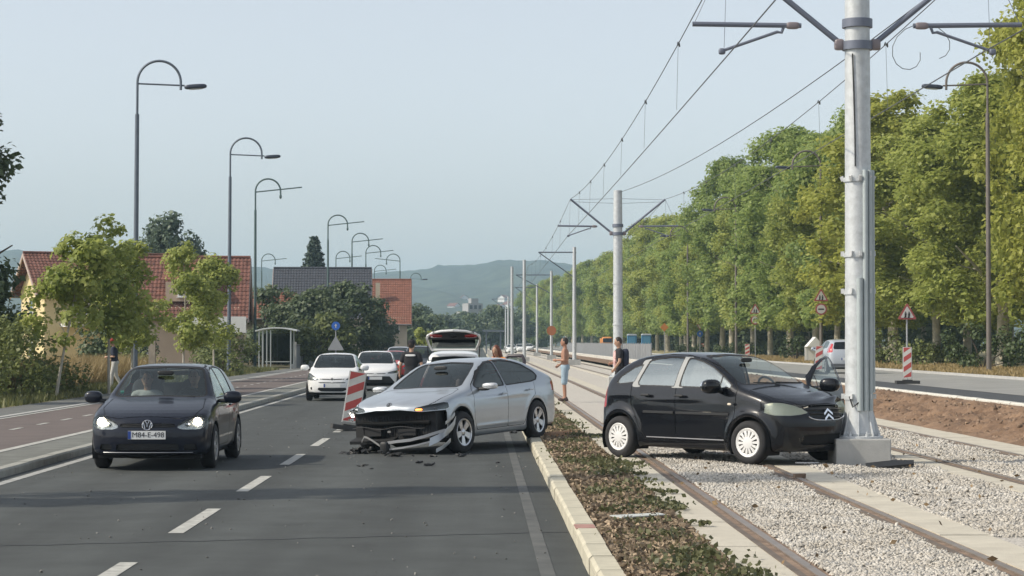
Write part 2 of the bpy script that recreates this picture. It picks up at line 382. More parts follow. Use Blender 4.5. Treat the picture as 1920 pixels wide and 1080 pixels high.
def grav(a, b, y0, y1, dens, pw=1.8):
    n = int((b-a)*(y1-y0)*dens); Y = y0+(y1-y0)*rng.random(n)**pw; X = a+(b-a)*rng.random(n)
    return np.stack([X,Y,.112+.02*rng.random(n)+.012*np.sin(X*5+Y*2)],1)
tag(stones('ballast', grav(2.60,3.88,14,46,1500), .0145, GRAV), 'pale grey gravel between the rails of the left track', 'gravel')
tag(stones('ballast', grav(4.53,6.22,19,46,900,1.5), .0170, GRAV), 'pale grey gravel between the two tracks around the pole block', 'gravel')
tag(stones('ballast', grav(6.78,8.10,26,50,560,1.4), .020, GRAV), 'pale grey gravel between the rails of the right track', 'gravel')
n = 130
P = np.stack([2.3+5*rng.random(n), 15+25*rng.random(n), .155+.01*rng.random(n)],1)
tag(scatter_quads('fallen_leaf', P, .04, M('dry_leaf', (.16,.10,.055), .9, var=.4, vscale=9, c2=(.24,.17,.09), island=.4), flat=.25), 'dry brown leaves lying on the gravel', 'dry leaves')
n = 420
P = np.stack([-6.3+7*rng.random(n), 15+40*rng.random(n), .004+.004*rng.random(n)],1)
tag(stones('road_grit', P, .011, M('grit', (.16,.16,.15), .9, var=.4, vscale=8, island=.6)), 'small grit scattered over the asphalt lanes', 'grit')

# soil bank, far road
SOIL = M('red_brown_soil', (.155,.092,.056), .97, var=.25, vscale=1.6, c2=(.215,.14,.088), bump=1, bscale=22, detail=9)
def bz(X, Y):
    t = np.clip((X-8.95)/(11.2-8.95),0,1); base = .12+.40*(t*t*(3-2*t)*.5+.5*t)
    amp = np.sin(np.clip(t,0,1)*math.pi)**.6
    return base + amp*(.14*fbm(X,Y*.6,1.5,3)+.07*fbm(X,Y,4.2,5)+.02*rng.standard_normal(X.shape)+.05*np.abs(fbm(X,Y*.7,7.7,2)))
terrain('soil_bank', 8.95, 11.2, 18, 120, 34, 1300, bz, SOIL)
sheet('soil_bank_far', 8.95, 11.2, 120, YF, .3, SOIL)
n = 2600
X = 9.1+2.0*rng.random(n); Y = 28+60*rng.random(n)**1.4
Z = bz(X, Y)
tag(stones('soil_clod', np.stack([X,Y,Z-.012],1), .034, M('soil_clod', (.16,.10,.065), .97, var=.3, vscale=5, c2=(.23,.165,.115), island=.35), .8), 'loose soil clods lying on the bank', 'soil clods')
fk = kerb('far_road_kerb', 11.2, 11.36, .575, 30, 75, YF, 1.0, M('kerb_pale', (.55,.54,.49), .9, var=.12, vscale=2), 1)
sheet('far_road_base', 11.2, 19.3, YN, YF, .47, gmat)
sheet('far_road_patch', 11.36, 13.6, YN, YF, .500, M('new_asphalt', (.055,.06,.065), .85, var=.15, vscale=1.5, bump=.3, bscale=150))
sheet('far_road', 13.6, 19.2, YN, YF, .504, M('old_asphalt', (.26,.26,.245), .88, var=.15, vscale=.8, bump=.3, bscale=150))
DRY = M('dry_grass_ground', (.17,.155,.07), .95, var=.3, vscale=.5, c2=(.30,.26,.13), bump=.6, bscale=20)
sheet('right_verge', 19.2, 160, YN, YF, .56, DRY)
B().bx(19.05,19.25,YN,YF,.48,.60).build('verge_edging', CONCG)['kind'] = 'structure'
# kerb-crossing asphalt path between the cars (tan earth and pale slab at the end of the strip)
def grass(name, P, h, mat, label, wdt=.02):
    n = len(P); a = rng.random(n)*6.28; d = np.stack([np.cos(a),np.sin(a),np.zeros(n)],1)*wdt
    l = rng.standard_normal((n,3))*.35; l[:,2] = 1; hh = (h*(.5+.8*rng.random(n)))[:,None]
    V = np.stack([P-d, P+d, P+l*hh],1).reshape(-1,3)
    o = link(name, mesh_np(name, V, np.arange(3*n).reshape(n,3), mat)); return tag(o, label, 'grass', kind='stuff')
STRAW = leafmat('straw_grass', (.24,.18,.08), (.42,.32,.16), .3, vscale=.6)
GREENG = leafmat('green_grass', (.07,.09,.03), (.20,.20,.08), .3, vscale=.5)
n = 14000; X = -14.9-3.0*rng.random(n); Y = 72+26*rng.random(n)
grass('tall_dry_grass', np.stack([X,Y,np.full(n,.1)],1), 1.0, STRAW, 'tall straw coloured dry grass behind the walking man', .03)
n = 16000; X = -12.6-3.5*rng.random(n); Y = 40+95*rng.random(n)
grass('verge_grass', np.stack([X,Y,np.full(n,.1)],1), .22, GREENG, 'short mixed green grass beside the left footway', .03)
n = 26000; X = 19.3+6.5*rng.random(n); Y = 60+150*rng.random(n)**1.3
grass('verge_grass', np.stack([X,Y,np.full(n,.56)],1), .16, STRAW, 'dry yellow grass verge along the far road', .05)
n = 9000; Y = 15+45*rng.random(n)**1.6; X = 1.1+.82*rng.random(n); k = (np.sin(Y*1.1+1)+.6*np.sin(Y*2.9+X*3)) > -.2; X, Y = X[k], Y[k]
grass('strip_grass', np.stack([X,Y,np.full(len(X),.12)],1), .07, leafmat('weed_grass',(.10,.105,.045),(.26,.23,.11),.3,vscale=1.5), 'sparse dry grass and weeds between the bark chips of the planting strip', .008)
# ================================================================== CAR SHELLS
def sdpoly(px, py, poly):
    d = np.full(px.shape, 1e9); ins = np.zeros(px.shape, bool); j = len(poly)-1
    for i in range(len(poly)):
        ax, ay = poly[j]; bx, by = poly[i]; ex, ey = bx-ax, by-ay; wx, wy = px-ax, py-ay
        t = np.clip((wx*ex+wy*ey)/(ex*ex+ey*ey+1e-12), 0, 1); dx = wx-ex*t; dy = wy-ey*t
        d = np.minimum(d, dx*dx+dy*dy)
        if by != ay: ins ^= ((ay > py) != (by > py)) & (px < ex*(py-ay)/ey+ax)
        j = i
    d = np.sqrt(d); return np.where(ins, -d, d)
def chaikin(p, k=2):
    for _ in range(k):
        q = []
        for i in range(len(p)):
            a, b = p[i], p[(i+1) % len(p)]
            q += [(a[0]*.75+b[0]*.25, a[1]*.75+b[1]*.25), (a[0]*.25+b[0]*.75, a[1]*.25+b[1]*.75)]
        p = q
    return p
def smax(a, b, k):
    h = np.clip(.5+.5*(a-b)/k, 0, 1); return b*(1-h)+a*h+k*h*(1-h)
def sst(a, b, x):
    t = np.clip((x-a)/(b-a), 0, 1); return t*t*(3-2*t)

class Shell:
    """car body: side, plan and section outlines intersected with rounding; parts are cut out of that one surface"""
    def __init__(s, side, plan, sect, L, bow=(.33,.22), taper=(0,0), belt=.95, flares=(), creases=(), du=.035, nth=104, nc=22, k=(.09,.16), spine=.52, deform=None):
        s.side = chaikin(side, 1); s.plan = chaikin(plan, 1); s.sect = chaikin(sect, 1)
        def F(P):
            x, y, z = P[...,0], P[...,1], P[...,2]; ay = np.abs(y)
            wf = np.clip(x/(L*.28), 0, 1); wr = np.clip(-x/(L*.3), 0, 1)
            xs = x + bow[0]*wf*ay**2 - bow[1]*wr*ay**2
            g = sst(belt, belt+.35, z)*(taper[0]*np.clip(x/(L/2),0,1)+taper[1]*np.clip(-x/(L/2),0,1))
            a = sdpoly(xs, z, s.side); b = sdpoly(ay*(1+g), z, s.sect); c = sdpoly(x, ay, s.plan)
            side = sst(.5, .75, ay)
            for (fx, fz, fr, amp, wd) in flares:
                rr = np.sqrt((x-fx)**2+(z-fz)**2); b = b - amp*side*np.exp(-((rr-fr)/wd)**2)
                c = c - amp*side*np.exp(-((rr-fr)/wd)**2)
            for (cz, slope, amp, wd, x0, x1) in creases:
                m = side*sst(x0-.2, x0+.1, x)*(1-sst(x1-.1, x1+.2, x)); b = b - amp*m*np.exp(-((z-cz-slope*x)/wd)**2)
            return smax(smax(a, b, k[0]), c, k[1])
        s.F = F
        e = spine; xs = np.arange(-L/2+e, L/2-e+1e-6, du); th = np.linspace(-math.pi/2, 1.5*math.pi, nth, endpoint=False)
        rows = [(-L/2+e, -p) for p in np.linspace(R(88), R(4), nc)] + [(x, 0.) for x in xs] + [(L/2-e, p) for p in np.linspace(R(4), R(88), nc)]
        O = np.array([(x,0,.55) for x,p in rows])[:,None,:].repeat(nth,1)
        D = np.array([[(math.sin(p), math.cos(p)*math.cos(t), math.cos(p)*math.sin(t)) for t in th] for x,p in rows])
        lo = np.zeros(O.shape[:2]); hi = np.full(O.shape[:2], 1.9)
        for _ in range(15):
            mid = (lo+hi)/2; ins = F(O+D*mid[...,None]) < 0; lo = np.where(ins, mid, lo); hi = np.where(ins, hi, mid)
        P = (O+D*((lo+hi)/2)[...,None]).reshape(-1,3)
        G = np.zeros_like(P); h = .006
        for i in range(3):
            dv = np.zeros(3); dv[i] = h; G[:,i] = F(P+dv)-F(P-dv)
        G /= np.linalg.norm(G,axis=1)[:,None]+1e-9
        if deform is not None:          # crash damage: bent points, normals taken from the bent mesh
            P = deform(P); q = P.reshape(len(rows),nth,3); du_ = np.gradient(q,axis=0); dt = np.roll(q,-1,1)-np.roll(q,1,1)
            n_ = np.cross(dt,du_).reshape(-1,3); n_ /= np.linalg.norm(n_,axis=1)[:,None]+1e-9; n_ *= np.sign((n_*G).sum(1))[:,None]; bent = np.linalg.norm(P-(O+D*((lo+hi)/2)[...,None]).reshape(-1,3),axis=1) > 1e-4
            G = np.where(bent[:,None], n_, G)
        s.P = [tuple(p) for p in P]; s.N = [tuple(g) for g in G]
        nr = len(rows); s.faces = []
        for i in range(nr-1):
            for k_ in range(nth):
                s.faces.append([(i*nth+k_, i*nth+(k_+1)%nth, (i+1)*nth+(k_+1)%nth, (i+1)*nth+k_), 'body'])
        s.faces.append([tuple(range(nth-1,-1,-1)), 'body']); s.faces.append([tuple(range((nr-1)*nth, nr*nth)), 'body'])
    def cut(s, region, fn, within=('body',)):
        A = np.array(s.P); Nn = np.array(s.N); v = fn(A, Nn); v = np.where(np.abs(v) < 1e-6, 1e-6, v); cache = {}; out = []
        within = set(within)
        def mid(i, j):
            key = (i,j) if i < j else (j,i)
            if key not in cache:
                t = v[i]/(v[i]-v[j]); p = A[i]*(1-t)+A[j]*t; q = Nn[i]*(1-t)+Nn[j]*t; q = q/(np.linalg.norm(q)+1e-9)
                cache[key] = len(s.P); s.P.append(tuple(p)); s.N.append(tuple(q))
            return cache[key]
        neg = v < 0
        for f, r in s.faces:
            if r not in within: out.append([f, r]); continue
            c = [neg[i] for i in f]
            if all(c): out.append([f, region]); continue
            if not any(c): out.append([f, r]); continue
            ia = []; oa = []; n = len(f)
            for a in range(n):
                i, j = f[a], f[(a+1)%n]
                (ia if neg[i] else oa).append(i)
                if neg[i] != neg[j]:
                    m = mid(i, j); ia.append(m); oa.append(m)
            if len(ia) > 2: out.append([tuple(ia), region])
            if len(oa) > 2: out.append([tuple(oa), r])
        s.faces = out
    def seam(s, part, gap, fn, within=('body',), e=.005):
        """a panel and the shut line around it"""
        s.cut(part, lambda P, N: fn(P, N, -e), within); s.cut(gap, lambda P, N: fn(P, N, e), within)
    # outlines to cut along
    @staticmethod
    def sidef(poly, sg, r=0, ymin=.3): return lambda P, N: np.maximum(sdpoly(P[:,0], P[:,2], poly)-r, ymin-sg*P[:,1])
    @staticmethod
    def frontf(poly, xmin=0, sg=0, r=0, dirn=1):
        def f(P, N):
            y = np.abs(P[:,1]) if sg == 0 else sg*P[:,1]
            return np.maximum(sdpoly(y, P[:,2], poly)-r, xmin-dirn*P[:,0])
        return f
    @staticmethod
    def topf(poly, zmin, r=0): return lambda P, N: np.maximum(np.maximum(sdpoly(P[:,0], np.abs(P[:,1]), poly)-r, zmin-P[:,2]), .35-N[:,2])
    def part(s, region, name, mat, parent, inset=0, xf=None, keep=True):
        idx = {}; V = []; Nn = []; F = []
        for f, r in s.faces:
            if r != region: continue
            q = []
            for i in f:
                if i not in idx: idx[i] = len(V); V.append(s.P[i]); Nn.append(s.N[i])
                q.append(idx[i])
            F.append(q)
        if not F: return None
        V = np.array(V)-np.array(Nn)*inset; Nn = np.array(Nn)
        if xf is not None:
            V = (np.array(xf.to_3x3()) @ V.T).T+np.array(xf.translation); Nn = (np.array(xf.to_3x3()) @ Nn.T).T
        me = bpy.data.meshes.new(name); me.from_pydata(V.tolist(), [], F); me.materials.append(mat)
        me.polygons.foreach_set('use_smooth', [True]*len(F))
        bm = bmesh.new(); bm.from_mesh(me); bm.normal_update()
        fl = [f for f in bm.faces if f.normal.dot(sum((Vector(Nn[v.index]) for v in f.verts), Vector())) < 0]
        if fl: bmesh.ops.reverse_faces(bm, faces=fl)
        bm.to_mesh(me); bm.free(); me.update()
        try: me.normals_split_custom_set_from_vertices([tuple(q) for q in Nn])
        except Exception: pass
        return link(name, me, parent)

def paint(name, c, rough=.32, metal=.0, coat=.6, spec=.25): return M('paint_'+name, c, rough, metal, coat=coat, spec=spec)
GL = glass('car_glass', (.70,.76,.74), 1.45, base=.06)
GLS = glass('car_glass_side', (.80,.88,.83), 1.45, base=.32)
GLD = glass('car_glass_dark', (.30,.33,.33), 1.5, base=.02)
SEAL = M('window_seal', (.012,.012,.013), .6)
TRIM = M('interior_trim', (.045,.045,.05), .8)
SEAT = M('seat_fabric', (.06,.06,.07), .9)
CHROME = M('chrome', (.75,.76,.78), .12, 1)
LENS = glass('lamp_lens', (.86,.88,.88), 1.45, base=.04)
LAMPIN = M('lamp_bowl', (.62,.62,.60), .18, .85)
REDL = M('tail_lamp', (.45,.02,.02), .2, coat=1)
RIM = M('alloy_rim', (.50,.51,.53), .28, .8)
HUBCAP = M('hubcap_silver', (.74,.74,.73), .4, .15)
WELL = M('wheel_well', (.010,.010,.011), .9)
PLATE = M('plate_white', (.72,.73,.72), .5); PLBLUE = M('plate_blue', (.02,.06,.28), .5); PLTXT = M('plate_black', (.02,.02,.02), .5)

def wheel_meshes(key, Rr, wd, style):
    """tyre, rim bed, spokes (outer face towards +Y)"""
    rr = Rr*.66; h = wd/2
    ty = B().lathe([(rr,-h*.85),(rr+.01,-h),(Rr-.045,-h),(Rr-.012,-h*.8),(Rr,-h*.5),(Rr,h*.5),(Rr-.012,h*.8),(Rr-.045,h),(rr+.012,h),(rr,h*.85)], 40, 'Y').mesh(key+'_tyre', RUBBER, ang=50)
    bed = B().lathe([(rr,-h*.8),(rr-.02,-h*.4),(rr-.02,h*.2),(.03,h*.15),(.001,h*.15)], 32, 'Y').mesh(key+'_bed', M('brake_dark', (.02,.02,.022), .7, .2))
    f = B(); mat = RIM
    f.lathe([(rr+.006,h*.86),(rr-.006,h*.97),(rr-.028,h*.90),(rr-.03,h*.55)], 40, 'Y')
    def spoke(a, w0, w1, r0, r1, d0, d1, th=.02):
        ca, sa = math.cos(a), math.sin(a); V = []
        for (r_, w_, d_) in ((r0,w0,d0),(r1,w1,d1)):
            for sg in (-1,1):
                x, z = r_*ca - sg*w_/2*sa, r_*sa + sg*w_/2*ca
                V += [(x,d_,z),(x,d_-th,z)]
        f.add(V, [(0,2,6,4),(1,5,7,3),(0,4,5,1),(2,3,7,6),(0,1,3,2),(4,6,7,5)])
    if style == 'hub14':
        mat = HUBCAP
        f.lathe([(.001,h*1.02),(.035,h*1.02),(.075,h*.97),(.08,h*.85)], 28, 'Y')
        for k in range(14):
            a = 2*math.pi*k/14; spoke(a, .026, .044, .07, rr-.015, h*.95, h*.88, .03)
        f.lathe([(rr-.012,h*.93),(rr-.04,h*.86),(rr-.042,h*.7)], 40, 'Y')
    elif style == 'five':
        f.lathe([(.001,h*.8),(.045,h*.8),(.06,h*.7),(.065,h*.5)], 24, 'Y')
        for k in range(5):
            a = 2*math.pi*k/5+.3
            for da in (-.16,.16): spoke(a+da*.55, .05, .075, .05, rr-.012, h*.72, h*.86, .03)
            spoke(a, .075, .12, .05, rr-.012, h*.68, h*.82, .02)
    else:
        f.lathe([(.001,h*.85),(.05,h*.85),(.065,h*.7)], 24, 'Y')
        for k in range(9): spoke(2*math.pi*k/9, .04, .055, .055, rr-.012, h*.8, h*.88, .03)
    return ty, bed, f.mesh(key+'_rim', mat)
WM = {}
def wheels(root, key, Rr, wd, style, axles, track, steer=0, visible=True):
    if (key,Rr) not in WM: WM[(key,Rr)] = wheel_meshes(key, Rr, wd, style)
    ty, bed, rim = WM[(key,Rr)]
    for ax_i, ax in enumerate(axles):
        for sg in (1,-1):
            w_ = link('wheel', ty, root, (ax, sg*track/2, Rr)); rz = 0 if sg > 0 else math.pi
            if ax_i == 0: rz += steer
            w_.rotation_euler = (0, random.uniform(0,1), rz)
            link('wheel_disc', bed, w_); link('rim', rim, w_)
def wells(root, axles, R_, W_, zc):
    for ax in axles:
        for sg in (1,-1):
            b = B(); n = 20; V = []; F = []
            y0, y1 = sg*(W_/2-.30), sg*(W_/2-.035)
            for i in range(n+1):
                a = R(-28) + R(236)*i/n; V += [(ax+R_*math.cos(a), y0, zc+R_*math.sin(a)), (ax+R_*math.cos(a), y1, zc+R_*math.sin(a))]
            F = [(2*i,2*i+1,2*i+3,2*i+2) for i in range(n)] + [tuple(2*i for i in range(n+1))]
            b.add(V, F).build('wheel_arch_liner', WELL, root)
def seats(root, xf, W_, zs=.55, lhd=True, wheel=True, dash=1.0, rearx=None):
    for sg in (1,-1):
        b = B()
        b.sq((xf, sg*.36, zs), (.27,.25,.11), .5); m = Matrix.Rotation(R(-14),3,'Y')
        b.sq((xf-.30, sg*.36, zs+.34), (.09,.24,.36), .5, mat=m); b.sq((xf-.40, sg*.36, zs+.77), (.05,.13,.09), .55)
        b.tube([(xf-.38,sg*.36-.05,zs+.6),(xf-.40,sg*.36-.05,zs+.75)], .008, 6).tube([(xf-.38,sg*.36+.05,zs+.6),(xf-.40,sg*.36+.05,zs+.75)], .008, 6)
        b.build('seat', SEAT, root)
    rx = rearx if rearx is not None else xf-.95
    b = B().sq((rx,0,zs-.02), (.27,W_/2-.22,.12), .4).sq((rx-.32,0,zs+.28), (.09,W_/2-.24,.34), .4)
    for y_ in (-.4,.4): b.sq((rx-.38,y_,zs+.62), (.05,.13,.08), .55)
    b.build('rear_bench', SEAT, root)
    B().sq((xf+.70,0,dash-.16), (.25,W_/2-.13,.15), .45).sq((xf+.52,.36,dash-.02), (.12,.2,.05), .6).build('dashboard', TRIM, root)
    if wheel:
        b = B(); n = 24; m = Matrix.Translation((xf+.36,.36,zs+.40)) @ Matrix.Rotation(R(-25),4,'Y')
        b.tube([m @ Vector((0, .185*math.cos(2*math.pi*i/n), .185*math.sin(2*math.pi*i/n))) for i in range(n+1)], .016, 8, cap=False)
        b.box(m @ Vector((0,0,-.02)), (.04,.34,.05), ry=R(-25)); b.sq(m @ Vector((.02,0,0)), (.03,.06,.06), .7)
        b.build('steering_wheel', BLACK, root)
    B().bx(xf-1.35, xf+1.0, -W_/2+.14, W_/2-.14, .24, .30).build('cabin_floor', TRIM, root)
def mirror(root, x, y, z, mat, sg, s=1.0, stalk=True):
    m = Matrix.Rotation(R(8*sg),3,'Z')
    b = B().sq((x, sg*(y+.13*s), z), (.075*s,.125*s,.085*s), .75, mat=m)
    o = b.build('mirror', mat, root)
    B().sq((x-.052*s, sg*(y+.13*s), z), (.028*s,.108*s,.07*s), .7, mat=m).build('mirror_glass', M('mirror_face', (.6,.62,.65), .05, 1), o)
    B().sq((x, sg*(y+.01), z-.05*s), (.05,.09,.03), .7).build('mirror_arm', BLACK, o)
def plate(root, x, z, txt, dirn=1, w_=.52, h_=.115, y=0, tilt=0, blue=True):
    o = B().box((0,0,0), (.014, w_, h_)).build('number_plate', PLATE, root, smooth=False); o.location = (x, y, z); o.rotation_euler = (0, tilt, 0 if dirn > 0 else math.pi)
    if blue: B().box((.0085, -w_/2+.022, 0), (.004,.042,h_-.006)).build('plate_band', PLBLUE, o, smooth=False)
    if txt: text_mesh('plate_text', txt, h_*.88, PLTXT, o, (.0085, .02, 0), (R(90),0,R(90)), .001)
    return o
def chevrons(root, x, y, z, s, mat=CHROME, tilt=0):
    b = B()
    for k in (0,1):
        dz = -k*.42*s
        b.prism([(-.5*s,dz-.28*s),(0,dz+.1*s),(.5*s,dz-.28*s),(.5*s,dz-.48*s),(0,dz-.1*s),(-.5*s,dz-.48*s)], 0, .018, 'X')
    o = b.build('emblem', mat, root, smooth=False); o.location = (x,y,z+.2*s); o.rotation_euler = (0, tilt, 0); return o
def handle(root, x, y, z, mat, sg):
    B().sq((x, sg*y, z), (.085,.018,.017), .6).build('door_handle', mat, root)
def strip_side(sh, x0, x1, zf, name, mat, root, sg, h=.02, proud=.012):
    """trim moulding that follows the body side"""
    xs = np.linspace(x0, x1, 26); V = []; F = []
    for x in xs:
        z = zf(x); lo, hi = .3, 1.1
        for _ in range(22):
            m = (lo+hi)/2
            if sh.F(np.array([[x, m, z]]))[0] < 0: lo = m
            else: hi = m
        V += [(x,sg*(lo-.004),z-h),(x,sg*(lo+proud),z-h*.7),(x,sg*(lo+proud),z+h*.7),(x,sg*(lo-.004),z+h)]
    n = len(xs)
    for i in range(n-1):
        for k in range(4): F.append((i*4+k, i*4+(k+1)%4, i*4+4+(k+1)%4, i*4+4+k))
    F += [(0,1,2,3),(n*4-4,n*4-3,n*4-2,n*4-1)]
    return B().add(V, F).build(name, mat, root)
def underside(root, L, W_, z=.2):
    B().bx(-L/2+.3, L/2-.3, -W_/2+.16, W_/2-.16, z-.03, z+.02).build('underbody', WELL, root)
def rrect(y0, y1, z0, z1): return [(y0,z0),(y1,z0),(y1,z1),(y0,z1)]
def frontx(sh, y, z, dirn=1):
    lo, hi = .3, 2.6
    for _ in range(24):
        m = (lo+hi)/2
        if sh.F(np.array([[dirn*m, y, z]]))[0] < 0: lo = m
        else: hi = m
    return dirn*lo
def bulb(root, sh, y, z, r, back, mat, dirn=1):
    x = frontx(sh, y, z, dirn)-dirn*back
    B().lathe([(.001,0),(r*.7,-.006*dirn),(r,-.03*dirn)], 20, 'X', (x,y,z)).build('lamp_unit', mat, root)

# ---------------------------------------------------------------- dark hatchback (left lane, coming towards us)
def hatch(name, label, loc, rz, pm, lights_on=True, plate_txt='', hero=True):
    L, W_ = 4.20, 1.76; root = empty(name, loc, rz, label, 'car')
    side = [(2.02,.19),(2.085,.30),(2.10,.44),(2.085,.58),(2.045,.66),(1.97,.735),(1.80,.815),(1.5,.895),(1.2,.955),(.98,.995),
            (.80,1.09),(.50,1.255),(.24,1.395),(.02,1.455),(-.3,1.482),(-.7,1.485),(-1.1,1.462),(-1.5,1.41),(-1.72,1.35),(-1.86,1.16),(-2.0,.95),(-2.07,.84),(-2.10,.66),(-2.10,.45),(-2.05,.25),(-1.9,.19),(0,.175)]
    plan = [(-2.10,-1),(-2.10,.55),(-2.0,.74),(-1.7,.845),(-1.0,.878),(0,.88),(1.2,.876),(1.65,.86),(1.93,.78),(2.06,.60),(2.10,.25),(2.10,-1)]
    sect = [(-1,.17),(.76,.17),(.82,.24),(.855,.36),(.875,.55),(.88,.68),(.868,.80),(.845,.90),(.80,.955),(.775,1.0),(.70,1.17),(.615,1.34),(.55,1.43),(.40,1.475),(.2,1.495),(-1,1.5)]
    ax = (1.23,-1.348); Rw = .316
    sh = Shell(side, plan, sect, L, bow=(.30,.18), taper=(.03,.06), flares=[(a,Rw,.40,.012,.05) for a in ax], creases=[(.60,0,.012,.03,-1.8,1.2)])
    for a in ax:
        for sg in (1,-1): sh.cut('gone', lambda P,N,a=a,sg=sg: np.maximum(np.hypot(P[:,0]-a,P[:,2]-Rw)-.355, .5-sg*P[:,1]))
    ws = [(-.1,1.03),(.60,1.015),(.645,1.03),(.60,1.17),(.53,1.365),(.48,1.395),(-.1,1.42)]
    sh.cut('seal:w', Shell.frontf(ws, .1, r=.022)); sh.cut('windshield', Shell.frontf(ws, .1), ('seal:w',))
    rw = [(-.1,1.05),(.52,1.05),(.56,1.08),(.50,1.33),(-.1,1.36)]
    sh.cut('rear_window', Shell.frontf(rw, 1.3, dirn=-1))
    for sg in (1,-1):
        fw = [(.72,1.03),(.33,1.26),(.10,1.36),(-.22,1.40),(-.28,1.40),(-.28,1.0),(.66,.99)]; bw = [(-.36,1.0),(-.36,1.40),(-.7,1.405),(-1.05,1.385),(-1.22,1.345),(-1.30,1.25),(-1.18,1.05),(-1.1,1.01)]
        for kx, pl in (('f',fw),('b',bw)):
            sh.cut(f'seal:{kx}{sg}', Shell.sidef(pl, sg, .018)); sh.cut(f'win:{kx}{sg}', Shell.sidef(pl, sg), (f'seal:{kx}{sg}',))
        dr = [(.86,.93),(.80,.42),(.70,.30),(-.28,.30),(-.31,1.0),(-.31,1.44),(.1,1.41),(.4,1.25)]
        sh.seam(f'door:{sg}', f'gap:{sg}', lambda P,N,e,sg=sg,dr=dr: np.maximum(sdpoly(P[:,0],P[:,2],dr)-e, .3-sg*P[:,1]))
        hl = [(.405,.60),(.47,.575),(.70,.575),(.775,.60),(.815,.66),(.80,.735),(.72,.775),(.62,.765),(.50,.70),(.42,.645)]
        sh.cut(f'headlight:{sg}', Shell.frontf(hl, 1.3, sg=sg))
        sh.cut(f'tail:{sg}', Shell.frontf([(.5,.78),(.95,.78),(.95,1.02),(.62,1.02),(.5,.92)], 1.5, sg=sg, dirn=-1))
    sh.seam('bonnet', 'gap:h', lambda P,N,e: np.maximum(np.maximum(sdpoly(P[:,0],np.abs(P[:,1]),[(.96,-1),(.98,.66),(1.5,.70),(1.82,.62),(1.93,.42),(1.96,-1)])-e, .7-P[:,2]), .98-P[:,0]))
    sh.cut('grille', Shell.frontf([(-.1,.60),(.36,.60),(.395,.62),(.37,.655),(-.1,.665)], 1.8))
    sh.cut('intake', Shell.frontf([(-.1,.275),(.40,.275),(.44,.29),(.42,.375),(-.1,.385)], 1.8))
    for sg in (1,-1): sh.cut('intake', Shell.frontf([(.50,.28),(.68,.29),(.66,.37),(.50,.375)], 1.6, sg=sg))
    sh.part('body', 'body', pm, root)
    for k in ('seal:w',): sh.part(k, 'window_seal', SEAL, root, .004)
    sh.part('windshield', 'windscreen', GL, root, .008); sh.part('rear_window', 'rear_window', GL, root, .006)
    for sg in (1,-1):
        for kx in 'fb': sh.part(f'seal:{kx}{sg}', 'window_seal', SEAL, root, .004); sh.part(f'win:{kx}{sg}', 'side_window', GL, root, .008)
        sh.part(f'gap:{sg}', 'door_gap', SEAL, root, .008); sh.part(f'door:{sg}', 'door', pm, root)
        h_ = sh.part(f'headlight:{sg}', 'headlight', LENS, root, .002)
        sh.part(f'headlight:{sg}', 'lamp_bowl', LAMPIN, h_, .045)
        on = M('low_beam', (1,.93,.80), .3, emit=30, ecol=(1,.86,.66)); off = LAMPIN
        bulb(h_, sh, sg*.665, .672, .062, .03, on if lights_on else off); bulb(h_, sh, sg*.535, .635, .035, .03, LAMPIN)
        sh.part(f'tail:{sg}', 'tail_light', REDL, root, .002)
        handle(root, -.16, .872, .86, pm, sg); mirror(root, .66, .87, .99, pm if sg > 0 else pm, sg, 1.05)
    sh.part('gap:h', 'bonnet_gap', SEAL, root, .008); sh.part('bonnet', 'bonnet', pm, root); sh.part('grille', 'grille', BLACK, root, .02); sh.part('intake', 'air_intake', BLACK, root, .03)
    for z in (.618,.645): B().tube([(frontx(sh,y_,z)-.012,y_,z) for y_ in np.linspace(-.38,.38,15)], .006, 6).build('grille_bar', BLACK, root)
    B().tube([(frontx(sh,y_,.255)+.004,y_,.255) for y_ in np.linspace(-.62,.62,21)], .007, 6).build('lip_strip', M('lip_silver', (.28,.29,.31), .35, .5), root)
    xe = frontx(sh,0,.635)
    e = B(); n = 28; e.tube([(0,.068*math.cos(2*math.pi*i/n),.068*math.sin(2*math.pi*i/n)) for i in range(n+1)], .008, 8, cap=False)
    def stroke(p): e.tube([(0,a,b) for a,b in p], .007, 6)
    stroke([(-.026,.060),(0,.004),(.026,.060)]); stroke([(-.052,.036),(-.028,-.052),(0,.0),(.028,-.052),(.052,.036)])
    em = e.build('emblem', CHROME, root); em.location = (xe+.004,0,.635); em.rotation_euler = (0,R(-12),0)
    B().lathe([(.001,.0),(.066,0)], 24, 'X').build('emblem_disc', BLACK, em).location = (-.004,0,0)
    plate(root, frontx(sh,0,.50)+.012, .50, plate_txt)
    wheels(root, 'hatch', Rw, .20, 'nine', ax, 1.50); wells(root, ax, .36, W_, Rw); seats(root, .15, W_); underside(root, L, W_)
    B().sq((.42,0,1.335), (.02,.12,.035), .6).tube([(.42,0,1.35),(.40,0,1.41)], .008, 6).build('rear_view_mirror', BLACK, root)
    if hero: B().box((.0,0,0),(.004,.05,.05)).build('windscreen_sticker', M('green_sticker', (.08,.26,.22), .5), root, smooth=False, loc=(frontx(sh,-.57,1.06)-.02,-.57,1.06))
    B().tube([(.93,.5,1.005),(.90,.1,1.01)], .008, 6).tube([(.93,0,1.005),(.90,-.4,1.01)], .008, 6).build('wiper', BLACK, root)
    return root, sh

